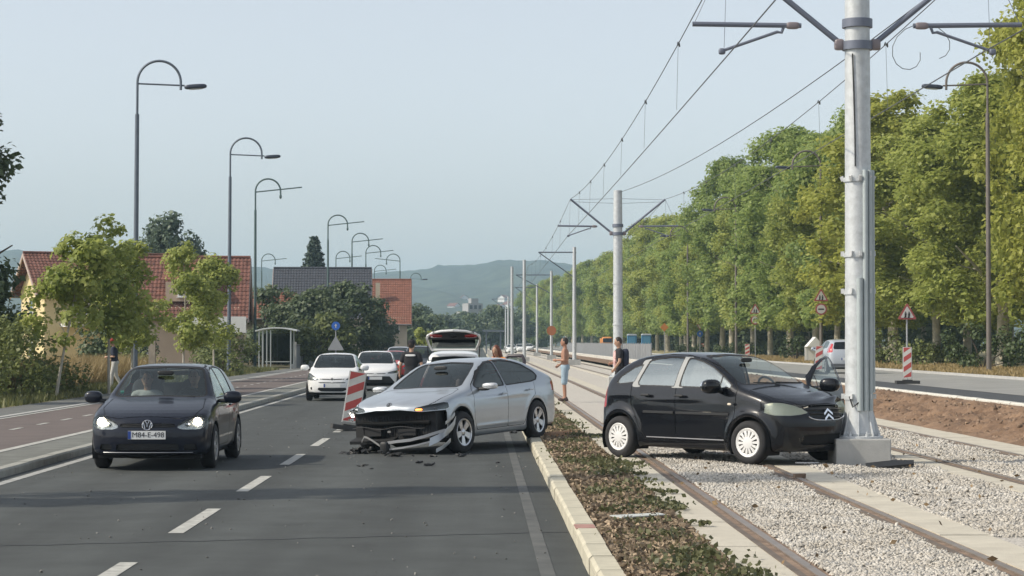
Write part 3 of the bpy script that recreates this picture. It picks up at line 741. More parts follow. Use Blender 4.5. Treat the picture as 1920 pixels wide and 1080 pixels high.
def pole_dent(P, px=1.87, py=.60, r=.29):
    P = P.copy(); dy = P[:,1]-py; m = (np.abs(dy) < r) & (P[:,0] > 1.1)
    lim = px-np.sqrt(np.maximum(r*r-dy*dy, 0)); over = np.where(m, np.maximum(P[:,0]-lim, 0), 0); P[:,0] -= over
    g = np.exp(-((P[:,0]-1.55)/.28)**2-((P[:,1]-.45)/.30)**2)*(P[:,2] > .62)
    P[:,2] += g*(.028*np.sin(P[:,0]*26+P[:,1]*9)+.02); P[:,0] -= g*.015*np.sin(P[:,2]*40)
    return P
def front_buckle(P):
    P = P.copy(); g = sst(1.7, 2.2, P[:,0])*(P[:,2] > .68); P[:,2] += g*(.007*np.sin(P[:,1]*8+1)+.003*np.sin(P[:,1]*19+P[:,0]*11)); return P
# ---------------------------------------------------------------- small black hatchback that hit the pole
def round_hatch(name, label, loc, rz, pm):
    L, W_ = 3.85, 1.667; root = empty(name, loc, rz, label, 'car'); Rw = .293; ax = (1.155,-1.305)
    side = [(1.80,.15),(1.875,.25),(1.915,.42),(1.92,.54),(1.895,.65),(1.85,.745),(1.74,.83),(1.55,.905),(1.3,.975),(1.10,1.025),(.98,1.065),
            (.72,1.20),(.45,1.33),(.2,1.425),(-.05,1.485),(-.35,1.515),(-.7,1.512),(-1.05,1.465),(-1.32,1.385),(-1.55,1.27),(-1.72,1.12),(-1.82,.97),(-1.885,.82),(-1.92,.62),(-1.915,.42),(-1.86,.25),(-1.7,.16),(0,.13)]
    plan = [(-1.92,-1),(-1.92,.45),(-1.83,.68),(-1.55,.79),(-1.0,.825),(0,.832),(1.0,.825),(1.45,.78),(1.74,.66),(1.87,.47),(1.92,.22),(1.92,-1)]
    sect = [(-1,.13),(.74,.13),(.785,.20),(.805,.34),(.826,.52),(.832,.66),(.825,.80),(.805,.92),(.775,1.0),(.75,1.045),(.69,1.20),(.615,1.35),(.56,1.43),(.42,1.485),(.2,1.52),(-1,1.53)]
    sh = Shell(side, plan, sect, L, bow=(.36,.26), taper=(.04,.10), belt=1.0, flares=[(a,Rw,.385,.030,.055) for a in ax], creases=[(.835,-.03,.010,.02,-1.5,.6)], du=.027, nth=132, nc=30, k=(.085,.15), deform=pole_dent)
    for a in ax:
        for sg in (1,-1): sh.cut('gone', lambda P,N,a=a,sg=sg: np.maximum(np.hypot(P[:,0]-a,P[:,2]-Rw)-.345, .5-sg*P[:,1]))
    ws = [(-.1,1.085),(.56,1.075),(.605,1.09),(.59,1.16),(.545,1.30),(.485,1.405),(.44,1.43),(-.1,1.455)]
    sh.cut('seal:w', Shell.frontf(ws, .0, r=.018)); sh.cut('windshield', Shell.frontf(ws, .0), ('seal:w',))
    sh.cut('rear_window', Shell.frontf([(-.1,1.0),(.50,1.0),(.54,1.03),(.46,1.30),(-.1,1.34)], 1.1, dirn=-1))
    fw = [(.80,1.05),(.60,1.175),(.38,1.285),(.14,1.365),(-.06,1.405),(-.13,1.405),(-.16,1.03),(.78,1.02)]
    bw = [(-.27,1.03),(-.24,1.415),(-.52,1.42),(-.76,1.395),(-.90,1.36),(-.985,1.05),(-.95,1.035)]
    qw = [(-1.075,1.08),(-1.01,1.31),(-1.16,1.275),(-1.36,1.15),(-1.42,1.07),(-1.35,1.05)]
    for sg in (1,-1):
        for fk, fr in enumerate(([(-.08,1.0),(-.06,1.425),(-.30,1.43),(-.33,1.0)], [(-.93,1.0),(-.86,1.40),(-1.02,1.375),(-1.10,1.0)])): sh.cut(f'frame:{sg}{fk}', Shell.sidef(fr, sg))
        for kx, pl in (('f',fw),('b',bw),('q',qw)):
            wi = (f'frame:{sg}0',f'frame:{sg}1','body'); sh.cut(f'seal:{kx}{sg}', Shell.sidef(pl, sg, .014), wi); sh.cut(f'win:{kx}{sg}', Shell.sidef(pl, sg), (f'seal:{kx}{sg}',))
        sh.cut(f'seal:f{sg}', lambda P,N,sg=sg: np.maximum(np.abs(P[:,0]-.60)-.013, .3-sg*P[:,1]), (f'win:f{sg}',))
        d1 = [(.92,1.0),(.90,.62),(.80,.40),(.74,.27),(-.20,.27),(-.215,1.02),(-.19,1.45),(.14,1.40),(.45,1.30),(.72,1.16)]
        d2 = [(-.20,.27),(-.80,.27),(-.90,.42),(-.98,.60),(-1.08,.75),(-1.10,1.0),(-1.0,1.40),(-.6,1.46),(-.19,1.45),(-.215,1.02)]
        if sg > 0:      # the driver's door stands open: lift its faces out
            for r_ in ('body','frame:10','seal:f1','win:f1'): sh.cut('door|'+r_, Shell.sidef(d1, 1, -.004), (r_,))
        else:
            sh.seam('door:f', 'gap:1a', lambda P,N,e: np.maximum(sdpoly(P[:,0],P[:,2],d1)-e, .3+P[:,1]))
        sh.seam(f'door:b{sg}', f'gap:{sg}b', lambda P,N,e,sg=sg: np.maximum(sdpoly(P[:,0],P[:,2],d2)-e, .3-sg*P[:,1]))
        hl = [(.335,.70),(.45,.675),(.60,.66),(.73,.665),(.765,.69),(.75,.815),(.70,.84),(.58,.835),(.45,.785)]
        sh.cut(f'headlight:{sg}', Shell.frontf(hl, 1.30, sg=sg))
        sh.cut(f'tail:{sg}', Shell.frontf([(.55,.70),(.95,.70),(.95,1.12),(.66,1.14),(.60,.95)], 1.62, sg=sg, dirn=-1))
    sh.seam('bonnet', 'gap:h', lambda P,N,e: np.maximum(np.maximum(sdpoly(P[:,0],np.abs(P[:,1]),[(1.0,-1),(.98,.60),(1.10,.68),(1.45,.62),(1.72,.42),(1.76,.36),(1.79,-1)])-e, .75-P[:,2]), 1.06-P[:,0]))
    sh.cut('grille', Shell.frontf([(-.1,.60),(.22,.60),(.30,.625),(.36,.72),(.40,.785),(.30,.79),(-.1,.80)], 1.6))
    sh.cut('bumper', lambda P,N: np.maximum(np.maximum(P[:,2]-.585, 1.50-P[:,0]), -1))
    sh.cut('intake', Shell.frontf([(-.1,.27),(.42,.27),(.47,.29),(.44,.40),(-.1,.42)], 1.5), ('bumper',))
    sh.part('body','body',pm,root); sh.part('bumper','bumper',pm,root); sh.part('seal:w','window_seal',SEAL,root,.004)
    sh.part('windshield','windscreen',GL,root,.008); sh.part('rear_window','rear_window',GL,root,.006)
    FR = M('window_frame_grey', (.30,.31,.31), .45)
    [sh.part(f'frame:-1{k_}','window_frame',FR,root) for k_ in (0,1)]; [sh.part(f'frame:1{k_}','window_frame',pm,root) for k_ in (0,1)]
    for sg in (1,-1):
        for kx in ('b','q') + (('f',) if sg < 0 else ()):
            sh.part(f'seal:{kx}{sg}','window_seal',SEAL,root,.004); sh.part(f'win:{kx}{sg}','side_window',GLS if sg < 0 else GL,root,.008)
        sh.part(f'gap:{sg}b','door_gap',SEAL,root,.008); db = sh.part(f'door:b{sg}','door',pm,root)
        h_ = sh.part(f'headlight:{sg}','headlight',glass('milky_lens',(.88,.88,.82),1.45,base=.08,rough=.15),root,.002); sh.part(f'headlight:{sg}','lamp_bowl',M('dull_bowl',(.86,.86,.74),.4),h_,.012)
        sh.part(f'tail:{sg}','tail_light',REDL,root,.002); handle(root,-.76,.832,.895,BLACK,sg)
        strip_side(sh,-.83,-.24,lambda x: .66,'door_moulding',BLACK,root,sg); strip_side(sh,-.78,.70,lambda x: .31,'sill_strip',M('sill_bright',(.5,.5,.52),.3,.6),root,sg,.008,.006)
        if sg < 0: strip_side(sh,-.19,.80,lambda x: .66,'door_moulding',BLACK,root,sg)
    fd = sh.part('door:f','door',pm,root); sh.part('gap:1a','door_gap',SEAL,root,.008); handle(root,.02-.12,.836,.895,BLACK,-1)
    mirror(root,.62,.79,1.035,pm,-1,1.15)
    # open door, hinged at the front edge
    hx, hy = .90, .80; X = Matrix.Translation((hx,hy,0)) @ Matrix.Rotation(R(-74),4,'Z') @ Matrix.Translation((-hx,-hy,0))
    od = sh.part('door|body','open_door',pm,root,xf=X)
    if od:
        od['label'] = 'open driver door of the black car'
        sh.part('door|body','door_card',TRIM,od,.05,xf=X); sh.part('door|frame:10','window_frame',pm,od,0,xf=X); sh.part('door|seal:f1','window_seal',SEAL,od,.004,xf=X); sh.part('door|win:f1','side_window',GL,od,.008,xf=X)
        mm = empty('mirror_pivot', parent=od); mm.matrix_local = X; mirror(mm,.62,.79,1.035,pm,1,1.15)
        for c_ in list(mm.children):
            c_.parent = od; c_.matrix_local = X @ c_.matrix_basis
        bpy.data.objects.remove(mm)
    sh.part('gap:h','bonnet_gap',SEAL,root,.008); sh.part('bonnet','bonnet',pm,root); sh.part('grille','grille',BLACK,root,.025); sh.part('intake','air_intake',WELL,root,.03)
    for z, hw in ((.635,.27),(.685,.32),(.735,.355)):
        B().tube([(frontx(sh,y_,z)-.008,y_,z) for y_ in np.linspace(-hw,hw,15)], .011, 6).build('grille_bar', pm, root)
    B().tube([(frontx(sh,y_,.598+.02*(y_/.36)**2+.0)+.004,y_,.598+.05*(y_/.36)**4) for y_ in np.linspace(-.36,.36,17)], .007, 6).build('grille_trim', CHROME, root)
    chevrons(root, frontx(sh,0,.70)-.012, 0, .70, .17, tilt=R(-14))
    for y_ in (.45,-.45): B().lathe([(.001,0),(.045,-.004),(.05,-.02)],18,'X',(frontx(sh,y_,.36)-.01,y_,.36)).build('fog_light', LENS, root)
    B().sq((.86,-.845,.80),(.035,.01,.016),.8).build('side_repeater', M('amber_clear',(.7,.62,.5),.2), root)
    wheels(root,'round',Rw,.18,'hub14',ax,1.47,steer=R(6)); wells(root,ax,.352,W_,Rw); seats(root,.12,W_,.58,dash=1.02,rearx=-.78); underside(root,L,W_,.22)
    B().tube([(1.02,.45,1.075),(.98,-.05,1.09)],.008,6).tube([(1.02,0,1.075),(.98,-.5,1.09)],.008,6).build('wiper',BLACK,root)
    B().sq((.40,0,1.385),(.02,.11,.032),.6).build('rear_view_mirror',BLACK,root)
    return root, sh

# ---------------------------------------------------------------- silver liftback with its front bumper torn off
def liftback(name, label, loc, rz, pm):
    L, W_ = 4.69, 1.83; root = empty(name, loc, rz, label, 'car'); Rw = .335; ax = (1.425,-1.261)
    side = [(2.20,.21),(2.30,.30),(2.345,.45),(2.345,.60),(2.325,.70),(2.28,.775),(2.1,.83),(1.8,.895),(1.5,.94),(1.28,.965),(1.10,1.01),
            (.85,1.12),(.5,1.265),(.2,1.375),(-.1,1.44),(-.4,1.462),(-.75,1.455),(-1.15,1.395),(-1.5,1.30),(-1.85,1.175),(-2.1,1.09),(-2.22,1.055),(-2.29,1.0),(-2.32,.85),(-2.345,.62),(-2.34,.42),(-2.27,.26),(-2.1,.18),(0,.155)]
    plan = [(-2.345,-1),(-2.345,.55),(-2.25,.75),(-1.95,.865),(-1.2,.91),(0,.914),(1.2,.908),(1.75,.87),(2.10,.77),(2.27,.58),(2.345,.3),(2.345,-1)]
    sect = [(-1,.155),(.80,.155),(.85,.22),(.865,.34),(.90,.52),(.912,.66),(.908,.78),(.885,.88),(.845,.95),(.81,1.0),(.73,1.16),(.645,1.31),(.58,1.39),(.42,1.445),(.2,1.47),(-1,1.475)]
    sh = Shell(side, plan, sect, L, bow=(.30,.16), taper=(.02,.07), flares=[(a,Rw,.42,.010,.05) for a in ax], creases=[(.80,.02,.014,.018,-2.0,1.9),(.36,-.02,.012,.03,-.8,.9)], du=.03, nth=124, nc=28, k=(.08,.16), deform=front_buckle)
    for a in ax:
        for sg in (1,-1): sh.cut('gone', lambda P,N,a=a,sg=sg: np.maximum(np.hypot(P[:,0]-a,P[:,2]-Rw)-.37, .5-sg*P[:,1]))
    ws = [(-.1,1.03),(.58,1.015),(.62,1.03),(.575,1.18),(.51,1.315),(.46,1.355),(-.1,1.385)]
    sh.cut('seal:w', Shell.frontf(ws, .0, r=.016)); sh.cut('windshield', Shell.frontf(ws, .0), ('seal:w',))
    sh.cut('rear_window', Shell.frontf([(-.1,1.12),(.55,1.12),(.58,1.15),(.52,1.36),(-.1,1.39)], 1.0, dirn=-1))
    fw = [(.86,1.01),(.60,1.16),(.32,1.285),(.05,1.36),(-.12,1.368),(-.16,1.368),(-.16,.985),(.80,.975)]
    bw = [(-.24,.985),(-.24,1.372),(-.55,1.375),(-.9,1.34),(-1.2,1.27),(-1.47,1.15),(-1.52,1.09),(-1.42,1.03),(-1.2,1.005)]
    for sg in (1,-1):
        for kx, pl in (('f',fw),('b',bw)):
            sh.cut(f'seal:{kx}{sg}', Shell.sidef(pl, sg, .022)); sh.cut(f'win:{kx}{sg}', Shell.sidef(pl, sg), (f'seal:{kx}{sg}',))
        d1 = [(1.0,.95),(.99,.5),(.90,.30),(-.19,.29),(-.20,1.0),(-.20,1.395),(.1,1.365),(.5,1.235),(.9,1.03)]
        d2 = [(-.19,.29),(-.78,.29),(-.90,.48),(-1.05,.68),(-1.22,.78),(-1.30,1.02),(-1.45,1.17),(-1.2,1.285),(-.7,1.395),(-.20,1.395),(-.20,1.0)]
        for q, dp in enumerate((d1,d2)):
            sh.seam(f'door:{q}{sg}', f'gap:{sg}{q}', lambda P,N,e,sg=sg,dp=dp: np.maximum(sdpoly(P[:,0],P[:,2],dp)-e, .3-sg*P[:,1]))
        hl = [(.44,.685),(.60,.675),(.84,.69),(.92,.72),(.92,.80),(.84,.805),(.62,.765),(.46,.73)]
        sh.cut(f'headlight:{sg}', Shell.frontf(hl, 1.80, sg=sg))
        sh.cut(f'tail:{sg}', Shell.frontf([(.45,.80),(.95,.80),(.95,.98),(.6,.96),(.45,.92)], 1.95, sg=sg, dirn=-1))
    # torn away bumper: hole in the shell with a ragged edge
    hole = [(-.1,.70),(.22,.705),(.40,.685),(.55,.665),(.84,.675),(.88,.62),(.84,.45),(.86,.35),(.80,.22),(.4,.10),(-.1,.10)]
    rag = lambda P: (.012*np.sin(P[:,1]*37)+.01*np.sin(P[:,2]*61+P[:,1]*13))*(P[:,2] < .55)
    sh.cut('gone', lambda P,N: np.maximum(sdpoly(np.abs(P[:,1]), P[:,2], hole)+rag(P), 1.86-P[:,0]))
    sh.seam('bonnet', 'gap:h', lambda P,N,e: np.maximum(np.maximum(sdpoly(P[:,0],np.abs(P[:,1]),[(1.1,-1),(1.12,.66),(1.5,.74),(2.0,.70),(2.2,.60),(2.5,.5),(2.5,-1)])-e, .72-P[:,2]), 1.10-P[:,0]))
    sh.part('bonnet','bonnet',pm,root); sh.part('gap:h','bonnet_gap',SEAL,root,.008)
    sh.part('body','body',pm,root); sh.part('seal:w','window_seal',SEAL,root,.004)
    sh.part('windshield','windscreen',glass('screen_brownish',(.40,.38,.38),1.5,base=.03),root,.008); sh.part('rear_window','rear_window',GL,root,.006)
    for sg in (1,-1):
        for kx in 'fb': sh.part(f'seal:{kx}{sg}','window_seal',SEAL,root,.003); sh.part(f'win:{kx}{sg}','side_window',GLD,root,.007)
        for q in (0,1): sh.part(f'gap:{sg}{q}','door_gap',SEAL,root,.008); d_ = sh.part(f'door:{q}{sg}','door',pm,root)
        h_ = sh.part(f'headlight:{sg}','headlight',LENS,root,.002); sh.part(f'headlight:{sg}','lamp_bowl',M('lamp_dark',(.12,.125,.14),.25,.6),h_,.04)
        sh.part(f'tail:{sg}','tail_light',REDL,root,.002)
        handle(root,-.02,.905,.845,pm,sg); handle(root,-1.0,.905,.865,pm,sg)
        o_ = B().sq((.74,sg*(.90+.13),1.0),(.085,.13,.045),.7).sq((.74,sg*(.90+.13),.975),(.08,.125,.035),.7).build('mirror',M('mirror_cap',(.62,.64,.66),.25,.3,coat=1),root)
        B().sq((.76,sg*.93,.95),(.06,.10,.03),.7).build('mirror_arm',BLACK,o_)
    am = M('amber_lit',(1,.35,.08),.3,emit=2.2,ecol=(1,.28,.06)); B().sq((frontx(sh,.52,.70)+.0,.52,.70),(.025,.06,.018),.6).build('indicator',am,root)
    wl = M('drl_lit',(1,.97,.9),.3,emit=7,ecol=(1,.95,.85))
    b = B()
    for i in range(9): b.box((frontx(sh,-.70,.66)-.02+random.uniform(-.05,.04), -.74+random.uniform(-.09,.09), .62+random.uniform(-.08,.14)), (.03,.05,.03), random.uniform(0,3), random.uniform(0,3), random.uniform(0,3))
    b.build('broken_headlight', LAMPIN, root, smooth=False)
    B().sq((frontx(sh,-.76,.66)-.01,-.79,.63),(.02,.03,.025),.7).build('lit_lamp',wl,root)
    # what shows behind the missing bumper
    DK = M('engine_bay_dark',(.014,.015,.017),.7)
    B().bx(1.80,2.06,-.74,.74,.20,.70).build('radiator',DK,root,smooth=False)
    b = B()
    for i in range(26): b.bx(2.061,2.068,-.60+i*.048,-.588+i*.048,.28,.60)
    b.build('radiator_fin',M('radiator_grey',(.022,.023,.025),.6),root,smooth=False)
    B().tube([(2.13,y_,.50+.01*math.sin(y_*6)) for y_ in np.linspace(-.66,.66,13)],.035,8).build('crash_bar',M('crash_bar_grey',(.016,.017,.018),.95,spec=.1),root)
    B().tube([(2.24-.12*y_*y_,y_,.425+.02*math.sin(y_*9)) for y_ in np.linspace(-.72,.6,17)],.008,6).build('broken_wire',M('wire_grey',(.035,.037,.04),.8),root)
    B().bx(2.07,2.19,-.5,-.2,.30,.42).bx(2.07,2.17,.1,.42,.3,.4).build('horn_bracket',DK,root,smooth=False)
    for y_ in (.35,-.1): B().box((2.10,y_,.36),(.03,.05,.03),.3).build('loose_connector',M('connector_pale',(.3,.3,.3),.6),root,smooth=False)
    # bumper remains hanging from the left wing
    SV = pm
    def ribbon(name, pts, wd, mat, th=.012, up=Vector((0,0,1))):
        bb = B(); V = []
        for p in pts:
            p = Vector(p); V += [p-up*wd/2, p+up*wd/2, p+up*wd/2-Vector((th,0,0)), p-up*wd/2-Vector((th,0,0))]
        F = []
        for i in range(len(pts)-1):
            for k in range(4): F.append((i*4+k,i*4+(k+1)%4,i*4+4+(k+1)%4,i*4+4+k))
        F += [(0,1,2,3),(len(V)-4,len(V)-3,len(V)-2,len(V)-1)]
        return bb.add(V,F).build(name,mat,root)
    cor = [(1.78,.925,.50),(1.86,.92,.42),(1.96,.90,.36),(2.06,.86,.30),(2.15,.80,.24),(2.24,.70,.19)]
    ribbon('torn_bumper_corner', cor, .13, SV, up=Vector((-.25,.05,.95)).normalized())
    ribbon('torn_bumper_strip', [(1.80,.93,.60),(1.88,.92,.545),(1.97,.90,.50),(2.02,.88,.47)], .05, SV)
    ribbon('torn_bumper_strip', [(2.06,.88,.36),(2.16,.78,.33),(2.27,.62,.28),(2.36,.42,.235),(2.42,.2,.22),(2.44,.02,.20)], .045, M('torn_trim_pale',(.42,.43,.45),.4,.3))
    ribbon('torn_bumper_strip', [(2.10,.84,.25),(2.22,.72,.20),(2.33,.52,.155),(2.40,.3,.12),(2.43,.08,.10)], .025, M('torn_trim_pale',(.5,.5,.5),.4))
    ribbon('torn_bumper_strip', [(1.98,.93,.20),(2.06,.90,.14),(2.13,.85,.09),(2.19,.78,.05)], .06, SV)
    ribbon('torn_bumper_strip', [(2.42,-.1,.16),(2.38,-.25,.24),(2.33,-.38,.29),(2.30,-.45,.30),(2.30,-.50,.22)], .03, M('torn_trim_grey',(.22,.225,.23),.5))
    B().sq((2.42,.0,.13),(.07,.07,.10),.5).build('torn_bracket',BLACK,root)
    B().box((2.10,-.36,.24),(.30,.78,.05),0,0,.25).box((2.12,.34,.20),(.26,.7,.04),.1,.1,-.3).build('torn_undertray',DK,root)
    xe = frontx(sh,0,.775); e = B(); n = 20
    e.tube([(0,.042*math.cos(2*math.pi*i/n),.042*math.sin(2*math.pi*i/n)) for i in range(n+1)],.005,6,cap=False)
    e.prism([(-.02,-.025),(.0,-.03),(.005,.03),(-.012,.02)],-.004,.004,'X').prism([(.008,-.02),(.02,-.01),(.012,.02),(.006,.012)],-.004,.004,'X')
    em = e.build('emblem',M('emblem_dark',(.12,.12,.13),.3,.7),root); em.location = (xe-.01,0,.79); em.rotation_euler = (0,R(-50),0)
    wheels(root,'lift',Rw,.205,'five',ax,1.60,steer=R(-5)); wells(root,ax,.375,W_,Rw); seats(root,.2,W_,.53,dash=.98); underside(root,L,W_,.22)
    # airbag hanging from the wheel, crazed
    B().sq((.55,.36,.95),(.06,.05,.17),.7).sq((.60,.33,.80),(.05,.09,.05),.8).build('airbag',M('airbag_white',(.5,.5,.5),.8),root)
    B().sq((.50,0,1.31),(.02,.12,.035),.6).build('rear_view_mirror',BLACK,root)
    return root, sh

# ---------------------------------------------------------------- simple shapes for the queue of cars and the parked ones
def small_car(name, label, loc, rz, pm, L=3.94, W_=1.73, H=1.52, lights=None, front='chev', group=None, plate_txt='', du=.05, face='front', steep=False, bonnet=.80):
    root = empty(name, loc, rz, label, 'car', group); f = L/2; hz = H/1.52; Rw = .30; ax = (f-.80,-f+.62)
    side = [(f-.10,.20),(f-.02,.32),(f,.48),(f-.02,.62),(f-.07,bonnet-.06),(f-.22,bonnet+.04),(f-.5,bonnet+.12),(f-.85,bonnet+.19),(f-1.0,bonnet+.235),
            (f-1.3,1.20*hz),(f-1.62,1.36*hz),(f-1.95,1.465*hz),(f-2.3,1.512*hz),(f-2.8,1.51*hz),(-f+.75,1.47*hz),(-f+.36,1.40*hz),(-f+.20,1.2*hz),(-f+.06,.98),(-f+.01,.78),(-f,.55),(-f+.02,.35),(-f+.12,.22),(0,.20)]
    h = W_/2
    plan = [(-f,-1),(-f,h-.30),(-f+.10,h-.12),(-f+.4,h-.02),(0,h),(f-.8,h-.02),(f-.45,h-.07),(f-.18,h-.2),(f-.04,h-.42),(f,h-.62),(f,-1)]
    sect = [(-1,.19),(h-.12,.19),(h-.06,.27),(h-.02,.45),(h,.64),(h-.01,.80),(h-.04,.92),(h-.09,1.0),(h-.17,1.2*hz),(h-.25,1.38*hz),(h-.31,1.44*hz),(h-.44,1.49*hz),(.2,H),(-1,H+.01)]
    sh = Shell(side, plan, sect, L, bow=(.36,.2), taper=(.03,.08), belt=1.0, flares=[(a,Rw,.39,.014,.05) for a in ax], du=du, nth=88, nc=20)
    for a in ax:
        for sg in (1,-1): sh.cut('gone', lambda P,N,a=a,sg=sg: np.maximum(np.hypot(P[:,0]-a,P[:,2]-Rw)-.35, .5-sg*P[:,1]))
    wz = bonnet+.25
    ws = [(-.1,wz),(h-.25,wz-.01),(h-.22,wz+.01),(h-.26,wz+.16),(h-.335,1.385*hz),(h-.38,1.42*hz),(-.1,1.44*hz)]
    sh.cut('seal', Shell.frontf(ws, .0, r=.018)); sh.cut('windshield', Shell.frontf(ws, .0), ('seal',))
    sh.cut('rear_window', Shell.frontf([(-.1,1.03),(h-.30,1.03),(h-.27,1.06),(h-.36,1.36*hz),(-.1,1.385*hz)], f-.7, dirn=-1))
    for sg in (1,-1):
        for kx, pl in (('f',[(f-1.15,1.04),(f-1.45,1.22*hz),(f-1.8,1.36*hz),(f-2.08,1.40*hz),(f-2.08,1.03)]),('b',[(f-2.16,1.03),(f-2.16,1.405*hz),(f-2.7,1.405*hz),(f-3.05,1.36*hz),(f-3.2,1.1)])):
            sh.cut(f'win:{kx}{sg}', Shell.sidef(pl, sg))
        hl = {'chev': [(.40,.66),(.62,.64),(.80,.66),(.86,.74),(.80,.88),(.70,.86),(.52,.74)], 'slim': [(.42,.66),(.62,.645),(.90,.70),(.92,.78),(.75,.765),(.5,.71)]}.get(front, [(.45,.64),(.80,.64),(.84,.76),(.70,.80),(.48,.74)])
        sh.cut(f'headlight:{sg}', Shell.frontf(hl, f-.75, sg=sg))
        sh.cut(f'tail:{sg}', Shell.frontf([(h-.24,.90),(h+.1,.88),(h+.1,1.30*hz),(h-.31,1.30*hz),(h-.24,1.1)] if steep else [(h-.30,.72),(h+.1,.72),(h+.1,1.0),(h-.22,1.0)], f-(.62 if steep else .42), sg=sg, dirn=-1))
    if front == 'chev':
        sh.cut('grille', Shell.frontf([(-.1,.655),(.36,.67),(.40,.70),(-.1,.69)], f-.4)); sh.cut('grille', Shell.frontf([(-.1,.555),(.40,.56),(.46,.575),(.40,.59),(-.1,.585)], f-.4))
        sh.cut('intake', Shell.frontf([(-.1,.30),(.34,.30),(.46,.36),(.44,.42),(-.1,.41)], f-.4))
    elif front == 'slim':
        sh.cut('grille', Shell.frontf([(-.1,.63),(.40,.64),(.42,.67),(-.1,.66)], f-.4)); sh.cut('intake', Shell.frontf([(-.1,.24),(.62,.24),(.74,.32),(.55,.55),(-.1,.57)], f-.5))
    else:
        sh.cut('grille', Shell.frontf([(-.1,.60),(.38,.60),(.40,.68),(-.1,.69)], f-.4)); sh.cut('intake', Shell.frontf([(-.1,.28),(.5,.28),(.5,.40),(-.1,.41)], f-.4))
    sh.cut('bumper', lambda P,N: np.maximum(P[:,2]-.27, -.1))
    sh.part('body','body',pm,root); sh.part('bumper','sill',BLACK,root); sh.part('seal','window_seal',SEAL,root,.004)
    sh.part('windshield','windscreen',GL if face == 'front' else GLD,root,.008); sh.part('rear_window','rear_window',GLD,root,.006)
    for sg in (1,-1):
        for kx in 'fb': sh.part(f'win:{kx}{sg}','side_window',GLD,root,.006)
        h_ = sh.part(f'headlight:{sg}','headlight',LENS,root,.002)
        if h_:
            sh.part(f'headlight:{sg}','lamp_bowl',M('lamp_mid',(.34,.35,.36),.25,.6),h_,.04)
            if lights and (lights == 2 or sg < 0): bulb(h_, sh, sg*.66, .69, .05, .005, M('low_beam_far',(1,.97,.9),.3,emit=20,ecol=(1,.95,.88)))
        sh.part(f'tail:{sg}','tail_light',REDL,root,.002); mirror(root,f-1.2,h-.06,1.03,pm,sg,1.1)
    sh.part('grille','grille',BLACK,root,.015); sh.part('intake','air_intake',BLACK,root,.03)
    if front == 'chev': chevrons(root, frontx(sh,0,.70)-.005, 0, .69, .15)
    if plate_txt is not None:
        if face == 'front': plate(root, frontx(sh,0,.485)+.012, .485, plate_txt)
        else: plate(root, frontx(sh,0,.62,-1)-.012, .62, plate_txt, -1)
    if front == 'chev':
        for sg in (1,-1): B().lathe([(.001,0),(.04,-.004),(.05,-.02)],16,'X',(frontx(sh,sg*.64,.40)+.004,sg*.64,.40)).build('fog_light',BLACK,root)
    wheels(root,'small',Rw,.19,'nine',ax,W_-.20); wells(root,ax,.355,W_,Rw); seats(root,f-1.85,W_,.56,dash=1.0); underside(root,L,W_,.22)
    return root, sh
# ================================================================== CARS IN PLACE
NAVY = paint('navy', (.009,.012,.022), .28, coat=.5, spec=.2); BLK = paint('black', (.006,.007,.010), .22, coat=.55, spec=.2)
SILV = paint('silver', (.42,.46,.50), .34, .55); WHT = paint('white', (.78,.79,.79), .3); RED = paint('red', (.42,.03,.03), .3)
PSIL = paint('pale_silver', (.50,.53,.57), .35, .4); DKG = paint('dark_grey', (.05,.055,.065), .3)

hatch('car', 'dark navy hatchback with lit headlights driving towards us in the left lane', (-4.74, 32.75, 0), R(-90.6), NAVY, True, 'M84-E-498')[0].scale = (1.035,)*3

hd = Vector((1.669,-1.96,0)).normalized(); c0 = Vector((3.44,31.5,.132)) + hd*.25
round_hatch('car', 'small black hatchback with white hubcaps crashed against the tram pole', c0, math.atan2(hd.y,hd.x), BLK)[0].scale = (1.05,)*3

hd2 = Vector((-.465,-.885,0)).normalized(); c1 = Vector((-.41,37.26,.045)) - hd2*.082
lb, lsh = liftback('car', 'silver car with its front bumper torn off, rear wheel up on the kerb', c1, math.atan2(hd2.y,hd2.x), SILV)
lb.scale = (1.045,)*3; lb.rotation_euler = (R(2.4), R(1.5), lb.rotation_euler[2])
for ch in lb.children:
    if ch.name.startswith('wheel') and not ch.name.startswith('wheel_arch'):
        x, y = ch.location.x, ch.location.y
        if x > 0 and y > 0: ch.location.z -= .045
        if x < 0 and y < 0: ch.location.z -= .045

small_car('car', 'white small hatchback waiting in the left lane behind the striped panel', (-4.60, 68.6, 0), R(-90.5), WHT, plate_txt='', front='chev')
small_car('car', 'white car with one lit lamp behind the white small hatchback', (-4.02, 82.5, 0), R(-88), WHT, L=4.2, W_=1.79, H=1.53, front='slim', lights=1)
rc_, _ = small_car('car', 'red car behind the two white cars in the queue', (-3.95, 97, 0), R(-88), RED, L=4.1, W_=1.75, H=1.48, front='plain', lights=1)
small_car('car', 'pale car with a light roof behind the red car', (-4.35, 116, 0), R(-88), PSIL, L=4.3, W_=1.78, H=1.62, front='plain')
small_car('car', 'dark car behind the man with his back to us', (-3.05, 108, 0), R(-88), DKG, L=4.3, W_=1.8, H=1.68, front='plain')
pu, _ = small_car('car', 'silver hatchback seen from behind on the far road by the pole', (15.5, 92, .505), R(91), PSIL, L=4.03, W_=1.69, H=1.49, face='rear', steep=True, front='plain')
B().bx(-2.03,-1.96,-.70,.70,.30,.42).build('rear_bumper', M('bumper_grey',(.10,.105,.115),.5), pu)
for i,(x,yy,D) in enumerate(((958,0,330),(975,0,360),(992,0,400))):
    small_car('car', ('leftmost','middle','rightmost')[i]+' of three tiny white cars far down the street', (( x-900)/4000*D, D, .02), R(-90), WHT, du=.2, group='far white cars', plate_txt=None)

